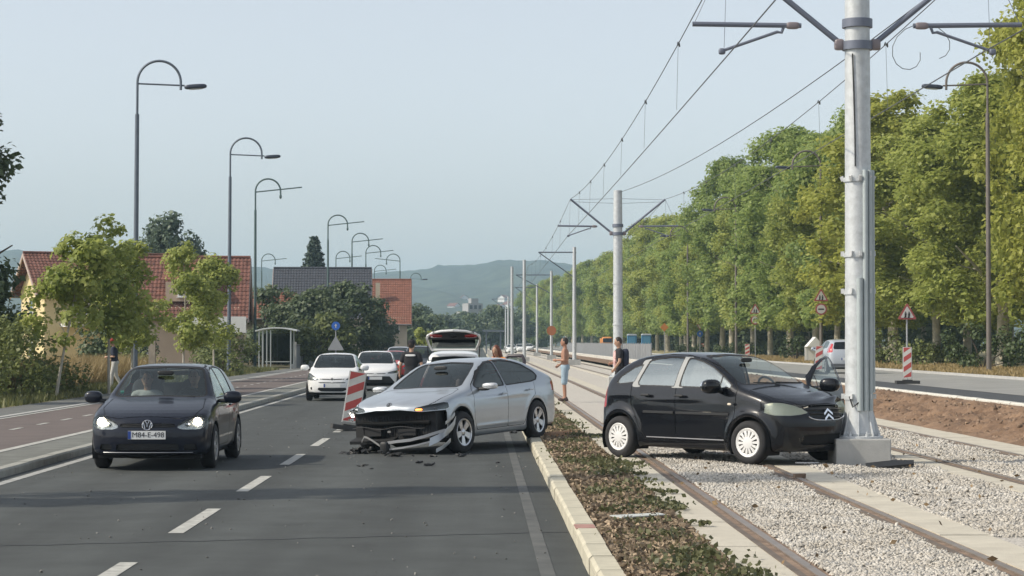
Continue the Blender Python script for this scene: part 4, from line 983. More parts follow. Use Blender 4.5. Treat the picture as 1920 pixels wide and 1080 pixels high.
# white people carrier with its tailgate up (rear towards us)
mp, msh = small_car('car', 'white people carrier with its tailgate raised behind the silver car', (-.63, 53.0, 0), R(90), WHT, L=4.2, W_=1.76, H=1.66, face='rear', front='plain', plate_txt=None)
for ch in list(mp.children):
    if ch.name.split('.')[0] in ('rear_window',): bpy.data.objects.remove(ch)
tg = empty('tailgate', (-1.62,0,1.66), parent=mp); tg.rotation_euler = (0, R(23), 0)   # +x local = back towards hinge
def gate(pts, z0, z1): return B().prism(pts, z0, z1)
hw = .63
out = [(0,-hw+.06),(-.25,-hw+.02),(-.85,-hw),(-1.08,-hw+.06),(-1.16,-hw+.2),(-1.18,0)]; out = out+[(x,-y) for x,y in out[::-1][1:]]
b = B(); ins = [(-.10,-hw+.16),(-.62,-hw+.12),(-.66,-hw+.2),(-.66,0)]; ins = ins+[(x,-y) for x,y in ins[::-1][1:]]
# frame: rails around the glass
for y_ in (-1,1): b.tube([(0,y_*(hw-.10),0),(-.35,y_*(hw-.03),0),(-.68,y_*hw,0),(-.86,y_*(hw-.02),0),(-1.02,y_*(hw-.14),0),(-1.13,y_*(hw-.34),0),(-1.17,0,0)],.030,8)
b.box((-.02,0,0),(.06,2*hw-.2,.05))
b2 = B(); b2.prism([(-.68,-hw+.01),(-.68,hw-.01),(-.80,hw),(-.93,hw-.04),(-1.06,hw-.15),(-1.14,hw-.34),(-1.18,0),(-1.14,-hw+.34),(-1.06,-hw+.15),(-.93,-hw+.04),(-.80,-hw)],-.02,.03)
b.build('tailgate_frame', WHT, tg); b2.build('tailgate_panel', M('tailgate_lining',(.05,.052,.055),.7), tg, smooth=False)
B().box((-.39,0,-.005),(.60,2*hw-.22,.008)).build('tailgate_window', GLD, tg, smooth=False)
for y_ in (-1,1): B().sq((-.92,y_*(hw-.22),-.03),(.085,.15,.02),.6).build('tail_light', REDL, tg)
B().sq((-.93,0,-.025),(.12,.42,.012),.5).build('tailgate_trim', BLACK, tg); em = chevrons(tg, 0,0,0,.16); em.location = (-.90,0,-.05); em.rotation_euler = (R(0),R(90),0)
for y_ in (-1,1): B().tube([(-1.62,y_*.6,1.2),(-1.95,y_*.62,1.75)],.012,6).build('gas_strut', BLACK, mp)
B().tube([(-1.55,-.58,1.665),(-1.55,.58,1.665)],.012,6).build('roof_edge', M('edge_grey',(.3,.31,.32),.5), mp)
# its open front door, dark inside frame
od = empty('open_door', (.75,-.86,0), parent=mp); od.rotation_euler = (0,0,R(62))
fr = [(0,.35),(-.95,.35),(-1.0,.95),(-.98,1.42),(-.90,1.50),(-.55,1.50),(-.1,1.08),(0,1.0)]
b = B().prism([(0,.35),(-.95,.35),(-1.0,.95),(0,.95)], -.05, .03, 'Y'); b.build('door_panel', WHT, od)
B().tube([(-.99,0,.95),(-.99,0,1.40),(-.94,0,1.50),(-.55,0,1.50),(-.28,0,1.28),(0,0,.98)], .045, 8).build('door_frame', M('door_frame_dark',(.05,.04,.05),.5), od)
B().prism([(-.97,.96),(-.95,1.44),(-.55,1.47),(-.02,.98)], -.004, .004, 'Y').build('door_window', GL, od, smooth=False)

# ================================================================== PEOPLE
def caps(b, p, q, r0, r1, n=12):
    p, q = Vector(p), Vector(q); b.tube([p, p.lerp(q,.35), p.lerp(q,.7), q], [r0, r0*1.03*.65+r1*.35, r0*.3+r1*.7, r1], n); b.sq(p,(r0,)*3,1,12,8); b.sq(q,(r1,)*3,1,12,8)
SKIN = M('skin', (.42,.25,.17), .55, var=.06, vscale=12)
def remesh(o, vox=.011, it=3):
    m = o.modifiers.new('remesh','REMESH'); m.mode = 'VOXEL'; m.voxel_size = vox; m.use_smooth_shade = True
    s = o.modifiers.new('smooth','SMOOTH'); s.factor = .5; s.iterations = it; return o
def person(label, loc, rz, J, top, bottom, shoe, hair, hair_long=False, skin=SKIN, shorts=False, sleeve=.55, bare=False, lean=0, lower=True, s=1.0, cap=None):
    root = empty('person', loc, rz, label, 'person'); root.scale = (s,s,s)
    T = Matrix.Translation((0,0,.95)) @ Matrix.Rotation(lean,4,'Y') @ Matrix.Translation((0,0,-.95))    # upper body about the hips
    t = lambda p: T @ Vector(p); m3 = T.to_3x3(); look = J.get('look',0)
    hm = m3 @ Matrix.Rotation(look,3,'Z') @ Matrix.Rotation(J.get('nod',0),3,'Y')
    def torso(b, g):
        b.sq(t((0,0,1.28)),(.112+g,.165+g,.22+g*.5),.8,mat=m3); b.sq(t((.005,0,1.08)),(.108+g,.148+g,.17),.85,mat=m3); b.sq(t((-.005,0,.97)),(.118+g,.162+g,.12),.85,mat=m3)
        caps(b, t((0,.14,1.43)), t((0,-.14,1.43)), .062+g, .062+g)
    hc = t((.02,0,1.665)); arms = J['arms']
    b = B(); torso(b, 0); caps(b, t((-.01,0,1.45)), t((.01,0,1.58)), .056, .052)
    b.sq(hc,(.098,.077,.122),.95,mat=hm); b.sq(hc+hm@Vector((.035,0,-.07)),(.062,.055,.05),.9,mat=hm); b.sq(hc+hm@Vector((.103,0,-.012)),(.02,.014,.028),1,mat=hm)
    for sg in (1,-1):
        b.sq(hc+hm@Vector((-.005,sg*.08,-.005)),(.022,.012,.032),1,mat=hm)
        sh_, el, wr = t((0,sg*.185,1.42)), t(arms[sg][0]), t(arms[sg][1])
        caps(b, sh_, el, .052, .040); caps(b, el, wr, .041, .028)
        d = (wr-el).normalized(); a = d.cross(Vector((0,sg,.2))).normalized(); c = d.cross(a)
        pm_ = wr+d*.05; caps(b, wr, pm_, .028, .034)
        for i,(o_,l_) in enumerate(((-.03,.072),(-.010,.085),(.010,.08),(.03,.062))):
            k0 = pm_+a*o_+d*.02; k1 = k0+d*l_*.55; k2 = k1+(d*.7+c*.6).normalized()*l_*.5; caps(b, k0, k1, .0105, .010, 8); caps(b, k1, k2, .010, .009, 8)
        k0 = wr+a*-.03+d*.02; caps(b, k0, k0+(d*.6-a*.8).normalized()*.05, .012, .010, 8)
        if lower:
            hp, kn, an = Vector((-.0,sg*.092,.93)), Vector(J['legs'][sg][0]), Vector(J['legs'][sg][1])
            caps(b, hp, kn, .083, .056); caps(b, kn, an, .056, .036); caps(b, an, an+Vector((.13,0,-.045)), .036, .030); b.sq(an+Vector((-.03,0,-.04)),(.04,.036,.04),1)
    remesh(b.build('body', skin, root))
    if not bare:
        b = B(); torso(b, .016)
        for sg in (1,-1):
            sh_, el, wr = t((0,sg*.185,1.42)), t(arms[sg][0]), t(arms[sg][1])
            caps(b, sh_, sh_.lerp(el,sleeve), .070, .066)
        remesh(b.build('shirt', top, root), .013)
    if lower:
        b = B(); b.sq((-.005,0,.955),(.135,.178,.11),.8)
        for sg in (1,-1):
            hp, kn, an = Vector((0,sg*.092,.93)), Vector(J['legs'][sg][0]), Vector(J['legs'][sg][1])
            if shorts: caps(b, hp, hp.lerp(kn,.92), .100, .092)
            else: caps(b, hp, kn, .098, .072); caps(b, kn, kn.lerp(an,.93), .070, .058)
            sb = B(); sb.sq(an+Vector((.055,0,-.045)),(.14,.048,.042),.6).sq(an+Vector((-.01,0,-.02)),(.06,.045,.055),.8); sb.build('shoe', shoe, root)
        remesh(b.build('trousers' if not shorts else 'shorts', bottom, root), .013)
    hb = B(); hb.sq(hc+hm@Vector((-.022,0,.022)),(.098,.085,.115),.95,mat=hm)
    if hair_long: hb.sq(hc+hm@Vector((-.06,0,-.12)),(.06,.10,.20),.8,mat=hm).sq(hc+hm@Vector((-.01,.085,-.10)),(.06,.03,.17),.9,mat=hm).sq(hc+hm@Vector((-.01,-.085,-.10)),(.06,.03,.17),.9,mat=hm)
    remesh(hb.build('hair', hair, root), .013)
    eb = B()
    for sg in (1,-1): eb.sq(hc+hm@Vector((.088,sg*.032,.012)),(.008,.012,.007),1,8,6)
    eb.build('eye', M('eye_dark',(.02,.015,.012),.3), root)
    B().sq(hc+hm@Vector((.093,0,-.06)),(.010,.024,.007),1,10,6,mat=hm).build('mouth', M('lip',(.34,.13,.11),.5), root)
    if cap: B().sq(hc+hm@Vector((-.01,0,.055)),(.105,.09,.085),.8,mat=hm).sq(hc+hm@Vector((.11,0,.03)),(.07,.065,.012),.8,mat=hm).build('cap', cap, root)
    return root
HB = M('hair_dark',(.025,.018,.014),.6); HR = M('hair_auburn',(.14,.045,.025),.55)
down = {1: ((-.03,.235,1.15),(.05,.23,.92)), -1: ((-.03,-.235,1.15),(.05,-.23,.92))}
fold = {1: ((.0,.24,1.15),(.22,.12,1.16)), -1: ((-.02,-.24,1.15),(.17,-.17,1.02))}
stand = {1: ((.01,.09,.50),(-.02,.085,.085)), -1: ((.03,-.10,.50),(.02,-.10,.085))}
stride = {1: ((.10,.09,.51),(.12,.09,.09)), -1: ((-.02,-.10,.50),(-.24,-.10,.12))}
BLKC = M('black_cloth',(.018,.018,.022),.9); NAVYC = M('navy_cloth',(.022,.028,.05),.9); DENIM = M('pale_denim',(.30,.40,.48),.9,var=.15,vscale=20)
person('bare-chested man in pale blue denim shorts standing on the tram rail', (2.45,61.5,.145), R(172), dict(arms=fold,legs=stand), None, DENIM, M('shoe_brown',(.05,.03,.025),.7), HB, shorts=True, bare=True, s=1.02, skin=M('skin_tanned',(.36,.19,.125),.5,var=.06,vscale=12))
p2 = person('man in a dark top with a red checked front standing beside the black car', (3.78,58,.13), R(185), dict(arms={1:((.02,.25,1.16),(.14,.20,.98)),-1:((.05,-.24,1.15),(.20,-.10,1.10))},legs=stand,nod=R(18)), BLKC, BLKC, BLKC, HB, s=1.03)
B().sq((.10,0,1.22),(.05,.13,.22),.6).build('checked_panel', M('red_check',(.42,.10,.09),.9,var=.5,vscale=22,c2=(.7,.5,.48)), p2)
B().sq((-.17,0,1.25),(.09,.16,.24),.55).build('backpack', NAVYC, p2)
p3 = person('man in a black t-shirt with a white shoulder band, back to us, beside the tailgate', (-1.80,56,0), R(80), dict(arms={1:((-.03,.27,1.17),(.06,.30,.95)),-1:((-.03,-.27,1.17),(.10,-.27,.97))},legs=stand), BLKC, BLKC, BLKC, HB, s=1.06, cap=BLKC)
B().sq((-.118,0,1.41),(.022,.13,.025),.5).build('shoulder_band', M('white_cloth',(.75,.75,.75),.8), p3)
person('woman with long auburn hair and an orange top bending beside the open door', (.50,51.5,.0), R(-125), dict(arms=fold,legs=stand,nod=R(10)), M('orange_cloth',(.75,.25,.03),.85), BLKC, BLKC, HR, hair_long=True, lean=R(14), s=1.0)
person('man in a navy shirt and pale trousers walking on the left footway, red cap', (-13.3,78,.11), R(186), dict(arms=fold,legs=stride,nod=R(15)), NAVYC, M('pale_grey_cloth',(.50,.50,.48),.9), BLKC, HB, s=1.05, lean=R(6), sleeve=.75, cap=M('red_cloth',(.45,.06,.05),.85))
sit = {1: ((.10,.24,1.18),(.33,.16,1.16)), -1: ((.10,-.24,1.18),(.33,-.16,1.16))}
gx = lambda lx, ly: (-4.74+ly, 32.75-lx, -.36)
person('passenger in a pale shirt sitting in the navy hatchback', gx(-.08,-.36), R(-90), dict(arms=sit), M('pale_shirt',(.5,.51,.52),.9), None, None, HB, lower=False, s=.98)
person('driver in a dark shirt at the wheel of the navy hatchback', gx(-.08,.36), R(-90), dict(arms=sit), BLKC, None, None, HB, lower=False, s=1.0)

# ================================================================== TRAM POLES AND WIRES
def bracket_pole(label, Y, near=False):
    X0 = 5.37; r = empty('tram_pole', (X0,Y,.13), 0, label, 'tram pole', 'tram poles with double arms')
    top = 7.62
    n = 36 if near else 20
    B().lathe([(.25,.40),(.25,.43),(.24,.44),(.215,.60),(.196,.78),(.192,.9),(.182,4.1),(.175,6.5),(.168,top),(.001,top+.02)], n).build('mast', GALV, r)
    ft = B().bx(-.385,.385,-.385,.385,-.05,.36).build('footing', CONCG, r, smooth=False); bv = ft.modifiers.new('bevel','BEVEL'); bv.width = .018; bv.segments = 2
    B().lathe([(.34,.36),(.34,.385),(.27,.40)], 4 if False else n).build('base_plate', GALV, r)
    for k in range(8):
        a = math.pi/4*k+.2; B().lathe([(.022,.385),(.022,.425),(.012,.43),(.012,.46),(.001,.46)],8,'Z',(.305*math.cos(a),.305*math.sin(a),0)).build('anchor_bolt', GALV, r)
    for k in range(8 if near else 0):   # gusset fins of the flared foot
        a = math.pi/4*k+.6; m = Matrix.Rotation(a,4,'Z'); B().prism([(.18,.40),(.30,.40),(.20,.75),(.18,.75)],-.006,.006,'Y',m).build('gusset', GALV, r, smooth=False)
    bands = (.93,2.42,2.95,4.02) if near else (2.4,4.0)
    for z in bands:
        B().lathe([(.186,z-.03),(.205,z-.03),(.205,z+.03),(.186,z+.03)], n).build('clamp_band', GALV, r)
        if near:
            for a in (-2.2,-1.6,-.9,-.2,2.9): B().box((.22*math.cos(a),.22*math.sin(a),z+.02),(.05,.035,.07),a,0,R(20 if z > 4 else 0)).build('clamp_bolt', M('bolt_pale',(.62,.63,.63),.45,.3), r, smooth=False)
    if near:
        for a, z0, z1, rr in ((-1.25,.75,4.15,.038),(-.85,.75,4.15,.034),(-1.65,.75,2.62,.045),(-.45,1.0,4.15,.026)):
            B().tube([(.215*math.cos(a),.215*math.sin(a),z0),(.215*math.cos(a),.215*math.sin(a),z1)], rr, 12).build('cable_duct', M('duct_grey',(.40,.45,.46),.5,.2,var=.08), r)
        B().tube([(.02,-.20,.95),(-.05,-.24,.86),(-.12,-.2,.80),(-.16,-.16,.95)],.012,6).build('loose_cable', BLACK, r)
        for y_ in (-.205,):
            B().tube([(.03*math.cos(.2*i)-.1,-.185+.002*i,4.2+.2*i) for i in range(9)],.010,6).build('riser_cable', BLACK, r)
    BRC = M('bracket_dark',(.16,.18,.23),.5,.3)
    for z in (5.93,6.25): B().lathe([(.178,z-.06),(.215,z-.06),(.215,z+.06),(.178,z+.06)], n).build('collar', BRC, r)
    for sg in (-1,1):
        tip = (sg*1.85,0,7.28)
        B().tube([(sg*.2,0,5.93),tip],.042,10).build('arm', BRC, r); B().sq((sg*.26,0,5.95),(.07,.06,.08),.5).build('arm_insulator', M('insulator',(.22,.19,.2),.3), r)
        for dz in (7.30,7.12): B().tube([(sg*.17,0,dz),(sg*1.80,0,7.26 if dz > 7.2 else 7.18)],.008,6).build('tie_rod', BRC, r)
        h0 = (sg*.80,0,6.22); B().tube([h0,(sg*2.35,0,6.24)],.036,10).build('registration_tube', BRC, r)
        B().sq((sg*.92,0,6.22),(.10,.05,.05),.6).build('arm_insulator', M('insulator',(.22,.19,.2),.3), r)
        B().tube([(sg*1.05,0,6.20),(sg*1.08,0,6.12),(sg*1.14,0,6.13),(sg*1.92,0,5.86)],.022,8).sq((sg*1.93,0,5.85),(.05,.04,.045),.6).build('steady_arm', BRC, r)
        B().tube([tip,(sg*2.32,0,6.26)],.006,5).tube([tip,(sg*1.9,0,5.9)],.004,5).build('hanger', BRC, r)
    return r
bracket_pole('tall galvanised tram pole the black car has hit, on a concrete block', 30.2, True)
bracket_pole('second tram pole with double arms, behind the bare-chested man', 83)
def mast(label, x, top, H=9.0, armx=None, brace=True):
    D = (H-1.85)*4000/(641-top); X = (x-900)/4000*D; r = empty('tram_mast', (X,D,.1), 0, label, 'tram mast', 'slim tram masts down the line')
    B().tube([(0,0,-.05),(0,0,H-.1)],[.155,.13],12).build('mast', GALV, r); B().bx(-.45,.45,-.45,.45,-.1,.42).build('footing', CONCG, r, smooth=False)
    if armx:
        B().tube([(armx,0,H-.5),(.15 if armx < 0 else -.15,0,H-.5)],.05,8).build('arm', DARKSTEEL, r)
        if brace: B().tube([(armx,0,H-.5),(0,0,H-2.4)],.04,8).build('brace', DARKSTEEL, r)
    return r
for i,(x,t,a) in enumerate(((1077,463,-2.7),(1034,508,-3.6),(983,487,None),(1007,533,-2.7),(960,500,None),(953,556,-2.6),(948,575,None),(944,588,-2.4))):
    mast(('first','second','third','fourth','fifth','sixth','seventh','eighth')[i]+' slim tram mast along the line, counted from the nearest on', x, t, armx=a)
WIRE = M('copper_wire',(.10,.11,.12),.5,.5)
def wire(name, label, pts, sag, rad=.011, n=14):
    b = B()
    P_ = []
    for a, c in zip(pts[:-1], pts[1:]):
        a, c = Vector(a), Vector(c)
        for i in range(n):
            t = i/n; p = a.lerp(c,t); p.z -= sag*4*t*(1-t); P_.append(p)
    P_.append(Vector(pts[-1])); b.tube(P_, rad, 5); return tag(b.build(name, WIRE), label, 'wire')
Yp = (-24,30.2,83,155,215,300)
for sg, nm in ((-1,'left'),(1,'right')):
    xc = 5.37+sg*1.95; xm = 5.37+sg*1.85
    wire('contact_wire', f'contact wire over the {nm} tram track', [(xc-.15*(i%2)*sg,y,5.98) for i,y in enumerate(Yp)], .04, .010)
    mw = wire('messenger_wire', f'carrying wire above the contact wire of the {nm} track', [(xm,y,7.41) for y in Yp], .55, .009)
    b = B(); cl = B()
    for a, c in zip(Yp[:3], Yp[1:4]):
        for k in range(1,7):
            t = k/7; y = a+(c-a)*t; z = 7.41-.55*4*t*(1-t); b.tube([(xm,y,z),(xc-.07*sg,y,5.97)],.0035,4)
            cl.tube([(xm,y-.14,z),(xm+.02,y-.06,z-.05),(xm,y+.05,z+.04),(xm,y+.14,z)],.014,5)
    b.build('dropper', WIRE, mw); cl.build('wire_clamp', WIRE, mw)
wire('feeder_wire', 'feeder wire sloping from the second pole top up towards the near right arm', [(5.5,83,7.7),(7.22,30.2,7.41),(7.4,-24,7.4)], .45, .010)
b = B(); b.tube([W(1690+40*math.cos(t*.45)+4*t, 95+38*math.sin(t*.45)-1.5*t, 31) for t in range(18)], .006, 5)
tag(b.build('loose_wire_loop', WIRE), 'loose loop of wire hanging below the right tram arm', 'wire')

# ================================================================== STREET LAMPS
LM = M('luminaire',(.05,.06,.085),.4,.3)
def lamp(label, x, topy, Ht=13.2, sg=1, style='A', base=.1, matp=DARKSTEEL, group='arched street lamps', lean=0):
    D = (Ht+base-1.85)*4000/(641-topy); X = (x-900)/4000*D; r = empty('street_lamp', (X,D,base), 0, label, 'street lamp', group); r.rotation_euler = (0,R(lean),0)
    B().tube([(0,0,-.1),(0,0,Ht-2.2)],[.115,.085],12).lathe([(.16,0),(.16,.05),(.12,.08)],12).build('pole', matp, r)
    n = 20; rad = .88; cz = Ht-.9
    pts = [(0,0,Ht-2.25),(0,0,cz-.1)] + [(sg*(rad-rad*math.cos(math.pi*i/n)),0,cz+rad*math.sin(math.pi*i/n)) for i in range(n+1)] + [(sg*2*rad,0,cz-.3)]
    B().tube(pts,.052 if D < 130 else .06,8).build('arch', matp, r)
    rise = 0 if style == 'A' else .42
    B().tube([(0,0,cz-.05),(sg*(2*rad+.15+(1.35 if style == 'B' else 0)),0,cz-.12+rise)],.035 if style == 'A' else .045,8).build('crossbar', matp, r)
    if style == 'A':
        m = Matrix.Rotation(R(-4*sg if sg > 0 else 4),3,'Y'); B().sq((sg*(2*rad+.60),0,cz-.16),(.46,.17,.10),.6,mat=m).build('luminaire', LM, r)
        B().sq((sg*(2*rad+.62),0,cz-.235),(.30,.13,.04),.6,mat=m).build('lamp_glass', M('lamp_glass',(.45,.48,.5),.2), r)
    else: B().sq((sg*2*rad,0,cz-.36),(.09,.09,.16),.8).build('finial', matp, r)
    return r
GREENP = M('lamp_green_steel',(.10,.15,.15),.5,.3)
lamp('nearest arched street lamp on the left pavement', 255, 113, lean=.25); lamp('second arched street lamp on the left pavement', 430, 258, lean=.25)
lamp('third arched street lamp on the left, first with a tilted crossbar', 479, 335, style='B', matp=GREENP)
for x, t, lb_ in ((615,403,'tall green arched lamp beside the spruce'),(660,437,'arched lamp just right of the spruce house'),(686,460,'arched lamp left of the orange roof'),(630,471,'smaller arched lamp behind the dark roof'),
                  (491,476,'small far arched lamp left of the dark roofed house'),(702,497,'small arched lamp before the orange roof')):
    lamp(lb_, x, t, style='B', matp=GREENP)
lamp('arched lamp with its arm turned left, right of the orange roof', 750, 476, sg=-1, style='B', matp=GREENP)
lamp('tiny arched lamp beyond the orange roof', 770, 512, sg=1, style='A', matp=GREENP)
BRP = M('lamp_brown_steel',(.16,.14,.125),.6,.3,var=.2,vscale=2)
for x, t, lb_ in ((1857,113,'nearest street lamp beyond the far road, arm to the left'),(1541,281,'second street lamp beyond the far road, carrying a round sign'),(1381,369,'third street lamp beyond the far road'),(1290,423,'fourth street lamp beyond the far road, deep in the trees')):
    lamp(lb_, x, t, sg=-1, base=.58, matp=BRP)

# ================================================================== SIGNS, PANELS, DEBRIS
RW = M('sign_red',(.32,.075,.07),.6); SW = M('sign_white',(.52,.51,.48),.6); SB = M('sign_blue',(.03,.13,.48),.45); SK = M('sign_black',(.02,.02,.02),.5); SGR = M('sign_back',(.34,.35,.36),.55,.3)
STW = M('panel_white',(.68,.66,.60),.6,var=.1,vscale=4); STR = M('panel_red',(.50,.085,.075),.55,var=.12,vscale=4)
def panel(label, loc, rz=0, tilt=0, h=1.0, w_=.26, flip=1, lean=0):
    r = empty('barrier_panel', loc, rz, label, 'barrier panel', 'red and white striped panels'); r.rotation_euler = (lean, tilt, rz)
    B().box((0,0,.05),(.75,.36,.10)).box((0,0,.11),(.3,.2,.04)).build('foot', M('foot_rubber',(.045,.045,.045),.9), r, smooth=False)
    p = B().box((0,0,.18+h/2),(w_,.045,h)).build('panel', STW, r, smooth=False)
    n = 3; st = h/(n+.2)
    for f in (-1,1):
        for k in range(n+1):
            z0 = .18+k*st-.12; poly = [(-w_/2+.012,z0),(w_/2-.012,z0+flip*f*-.2*0+.17*flip),(w_/2-.012,z0+.17*flip+st*.52),(-w_/2+.012,z0+st*.52)]
            poly = [(a,min(max(b_,.195),.165+h)) for a,b_ in poly]
            if max(q[1] for q in poly)-min(q[1] for q in poly) > .03: B().prism(poly, f*.0235-.0015, f*.0235+.0015,'Y').build('stripe', STR, p, smooth=False)
    B().tube([(-w_/2,0,.16),(-w_/2,0,.18+h)],.016,6).tube([(w_/2,0,.16),(w_/2,0,.18+h)],.016,6).build('panel_frame', SGR, r)
    return r
q = W(655,805,44.5); panel('leaning red and white striped panel between the white and silver cars', (q.x,44.5,.0), R(12), R(9), 1.06, .34)
q = W(1703,720,68.4); panel('upright red and white striped panel on the far road under the triangular sign', (q.x,68.4,.505), 0, 0, 1.0, .27)
q = W(1535,700,88); panel('striped panel beside the silver hatchback on the far road', (q.x,88,.505), 0, R(3), 1.0, .30)
for i,(x,D) in enumerate(((1318,250),(1402,165))):
    q = W(x,650,D); panel(('small striped panel beneath the far tree trunks','striped panel near the speed limit sign')[i], (q.x,D,.505), 0, 0, 1.0, .35)
def tri(b, s, y0, y1, up=1, c=(0,0)):
    r = s/math.sqrt(3); pts = [(c[0]+r*math.cos(a), c[1]+up*r*math.sin(a)) for a in (math.pi/2, math.pi*7/6, math.pi*11/6)]
    out = []
    for i in range(3):
        p, a_, b_ = Vector(pts[i]), Vector(pts[i-1]), Vector(pts[(i+1)%3]); out += [p.lerp(a_,.07), p.lerp(b_,.07)]
    return b.prism([tuple(v) for v in out], y0, y1, 'Y')
def disc(b, r, y0, y1, c=(0,0)): return b.prism([(c[0]+r*math.cos(2*math.pi*k/28), c[1]+r*math.sin(2*math.pi*k/28)) for k in range(28)], y0, y1, 'Y')
def kids(parent, z, s):
    b = B()
    for x, h in ((-.09,.9),(.09,1.1)):
        b.prism([(x*s-.03*s,z-.18*s*h),(x*s+.03*s,z-.18*s*h),(x*s+.06*s,z+.06*s),(x*s-.05*s,z+.06*s)],-.034,-.031,'Y'); disc(b,.035*s,-.034,-.031,(x*s,z+.11*s))
        b.prism([(x*s-.09*s,z-.2*s),(x*s-.05*s,z-.2*s),(x*s+.02*s,z-.05*s),(x*s-.02*s,z-.05*s)],-.034,-.031,'Y')
    b.build('pictogram', SK, parent, smooth=False)
def sign(label, x, D, base, items, post=True, H=2.6, pr=.03):
    r = empty('road_sign', ((x-900)/4000*D, D, base), 0, label, 'road sign')
    if post: B().tube([(0,.04,-.05),(0,.04,H)],pr,8).build('post', SGR, r)
    for kind, z, s in items:
        if kind == 'tri':
            o = tri(B(), s, -.02, 0, 1, (0,z)).build('sign_plate', RW, r, smooth=False); tri(B(), s*.70, -.026, -.0205, 1, (0,z)).build('sign_face', SW, o, smooth=False); kids(o, z-.03*s, s)
        elif kind == 'yield':
            o = tri(B(), s, -.02, 0, -1, (0,z)).build('sign_plate', RW, r, smooth=False); tri(B(), s*.66, -.026, -.0205, -1, (0,z)).build('sign_face', SW, o, smooth=False)
        elif kind == 'back': tri(B(), s, -.02, 0, 1, (0,z)).build('sign_plate', SGR, r, smooth=False)
        elif kind == '40' or kind == 'limit':
            o = disc(B(), s/2, -.02, 0, (0,z)).build('sign_plate', RW, r, smooth=False); disc(B(), s*.38, -.026, -.0205, (0,z)).build('sign_face', SW, o, smooth=False)
            if kind == '40': text_mesh('sign_text', '40', s*.52, SK, o, (0,-.028,z), (R(90),0,0), .002)
            else: B().box((0,-.028,z),(s*.5,.004,s*.12)).build('sign_bar', SK, o, smooth=False)
        elif kind == 'blue':
            o = disc(B(), s/2, -.02, 0, (0,z)).build('sign_plate', SB, r, smooth=False); B().prism([(-.05*s,z-.22*s),(.05*s,z-.22*s),(.05*s,z),(.16*s,z),(0,z+.26*s),(-.16*s,z),(-.05*s,z)],-.026,-.0205,'Y').build('sign_arrow', SW, o, smooth=False)
        elif kind == 'orange':
            o = B().prism([(-s/2,z),(0,z-s/2),(s/2,z),(0,z+s/2)],-.02,0,'Y').build('sign_plate', M('sign_orange',(.50,.19,.04),.6), r, smooth=False)
        elif kind == 'orange_round': disc(B(), s/2, -.02, 0, (0,z)).build('sign_plate', M('sign_orange_dull',(.36,.13,.05),.7), r, smooth=False)
    return r
sign('triangular warning sign with children above the striped panel on the far road', 1703, 72, .5, [('tri',2.30,.66)], H=2.5)
sign('triangle and round sign fixed to the second far lamp post', 1541, 129, .58, [('tri',4.0,.92),('limit',3.25,.70)], post=False)
sign('triangular sign above a round 40 limit sign beyond the black car', 1417, 165, .55, [('tri',3.75,.95),('40',3.0,.72)], H=4.0)
sign('inverted triangle above a blue round sign under the trees', 1313, 225, .55, [('yield',2.95,.75),('blue',2.15,.65)], H=3.1)
sign('orange diamond sign on a green post before the tree trunks', 1246, 212, .55, [('orange',2.75,.85)], H=2.7)
sign('dull orange round sign in front of a tram mast', 1034, 190, .1, [('orange_round',2.75,.85)], H=2.8)
sign('blue round sign above a triangular sign seen from the back', 630, 120, .1, [('blue',2.65,.48),('back',1.55,.95)], H=2.8)
# debris in front of the silver car, around the pole
def junk(name, label, loc, shape, mat, rz=0):
    o = shape.build(name, mat, None, smooth=False, loc=loc, rz=rz); return tag(o, label, 'debris', 'crash debris')
DB = M('debris_black',(.016,.017,.019),.6)
b = B()
for i in range(46): b.box((random.gauss(0,.13),random.gauss(0,.09),abs(random.gauss(.035,.03))),(random.uniform(.03,.15),random.uniform(.015,.07),random.uniform(.006,.03)),random.uniform(0,3),random.uniform(-.6,.6),random.uniform(-.6,.6))
q = W(668,838,34.6); junk('bumper_fragment','heap of broken black plastic on the road below the lit corner of the silver car',(q.x,35.4,0),b,DB)
b = B()
for i in range(16): b.box((random.gauss(0,.12),random.gauss(0,.08),abs(random.gauss(.03,.03))),(random.uniform(.03,.14),random.uniform(.02,.08),random.uniform(.01,.03)),random.uniform(0,3),random.uniform(-.5,.5),random.uniform(-.5,.5))
q = W(740,855,34.4); junk('bumper_fragment','small heap of plastic shards under the torn bumper middle',(q.x,34.5,0),b,DB)
for i,(x,y_,s) in enumerate(((785,868,.12),(803,873,.13),(675,874,.06),(688,872,.06),(812,856,.10),(864,856,.14),(697,879,.05),(935,868,.05),(840,840,.10),(960,812,.14))):
    D = 4000*1.85/(y_-641); b = B()
    for k in range(3): b.box((random.gauss(0,s*.3),random.gauss(0,s*.3),s*.12),(s*random.uniform(.4,1),s*random.uniform(.3,.6),s*.2),random.uniform(0,3),random.uniform(-.5,.5),random.uniform(-.4,.4))
    junk('plastic_shard', f'{("first","second","third","fourth","fifth","sixth","seventh","eighth","ninth","tenth")[i]} loose black plastic shard on the asphalt near the silver car', ((x-900)/4000*D,D,.003), b, DB)
b = B().prism([(-.34,-.10),(.30,-.14),(.36,.0),(.10,.10),(-.30,.12)],0,.03)
o = junk('black_panel_piece','flat torn black plastic panel lying before the pole block',(5.62,29.25,.16),b,DB,.25); o.rotation_euler = (R(14),R(-6),.2)
b = B().box((0,0,.03),(.16,.05,.05),.4).box((.05,.03,.02),(.06,.04,.05),1.1)
junk('rusty_lump','rusty lump lying on the farther rail of the left track',(4.03,26.9,.135),b,RUST)
b = B().prism([(-.16,-.05),(.1,-.07),(.18,.02),(.0,.06)],0,.012); junk('white_fragment','small white plastic fragment under the black car nose',(4.55,29.75,.16),b,M('white_bit',(.7,.7,.7),.5))
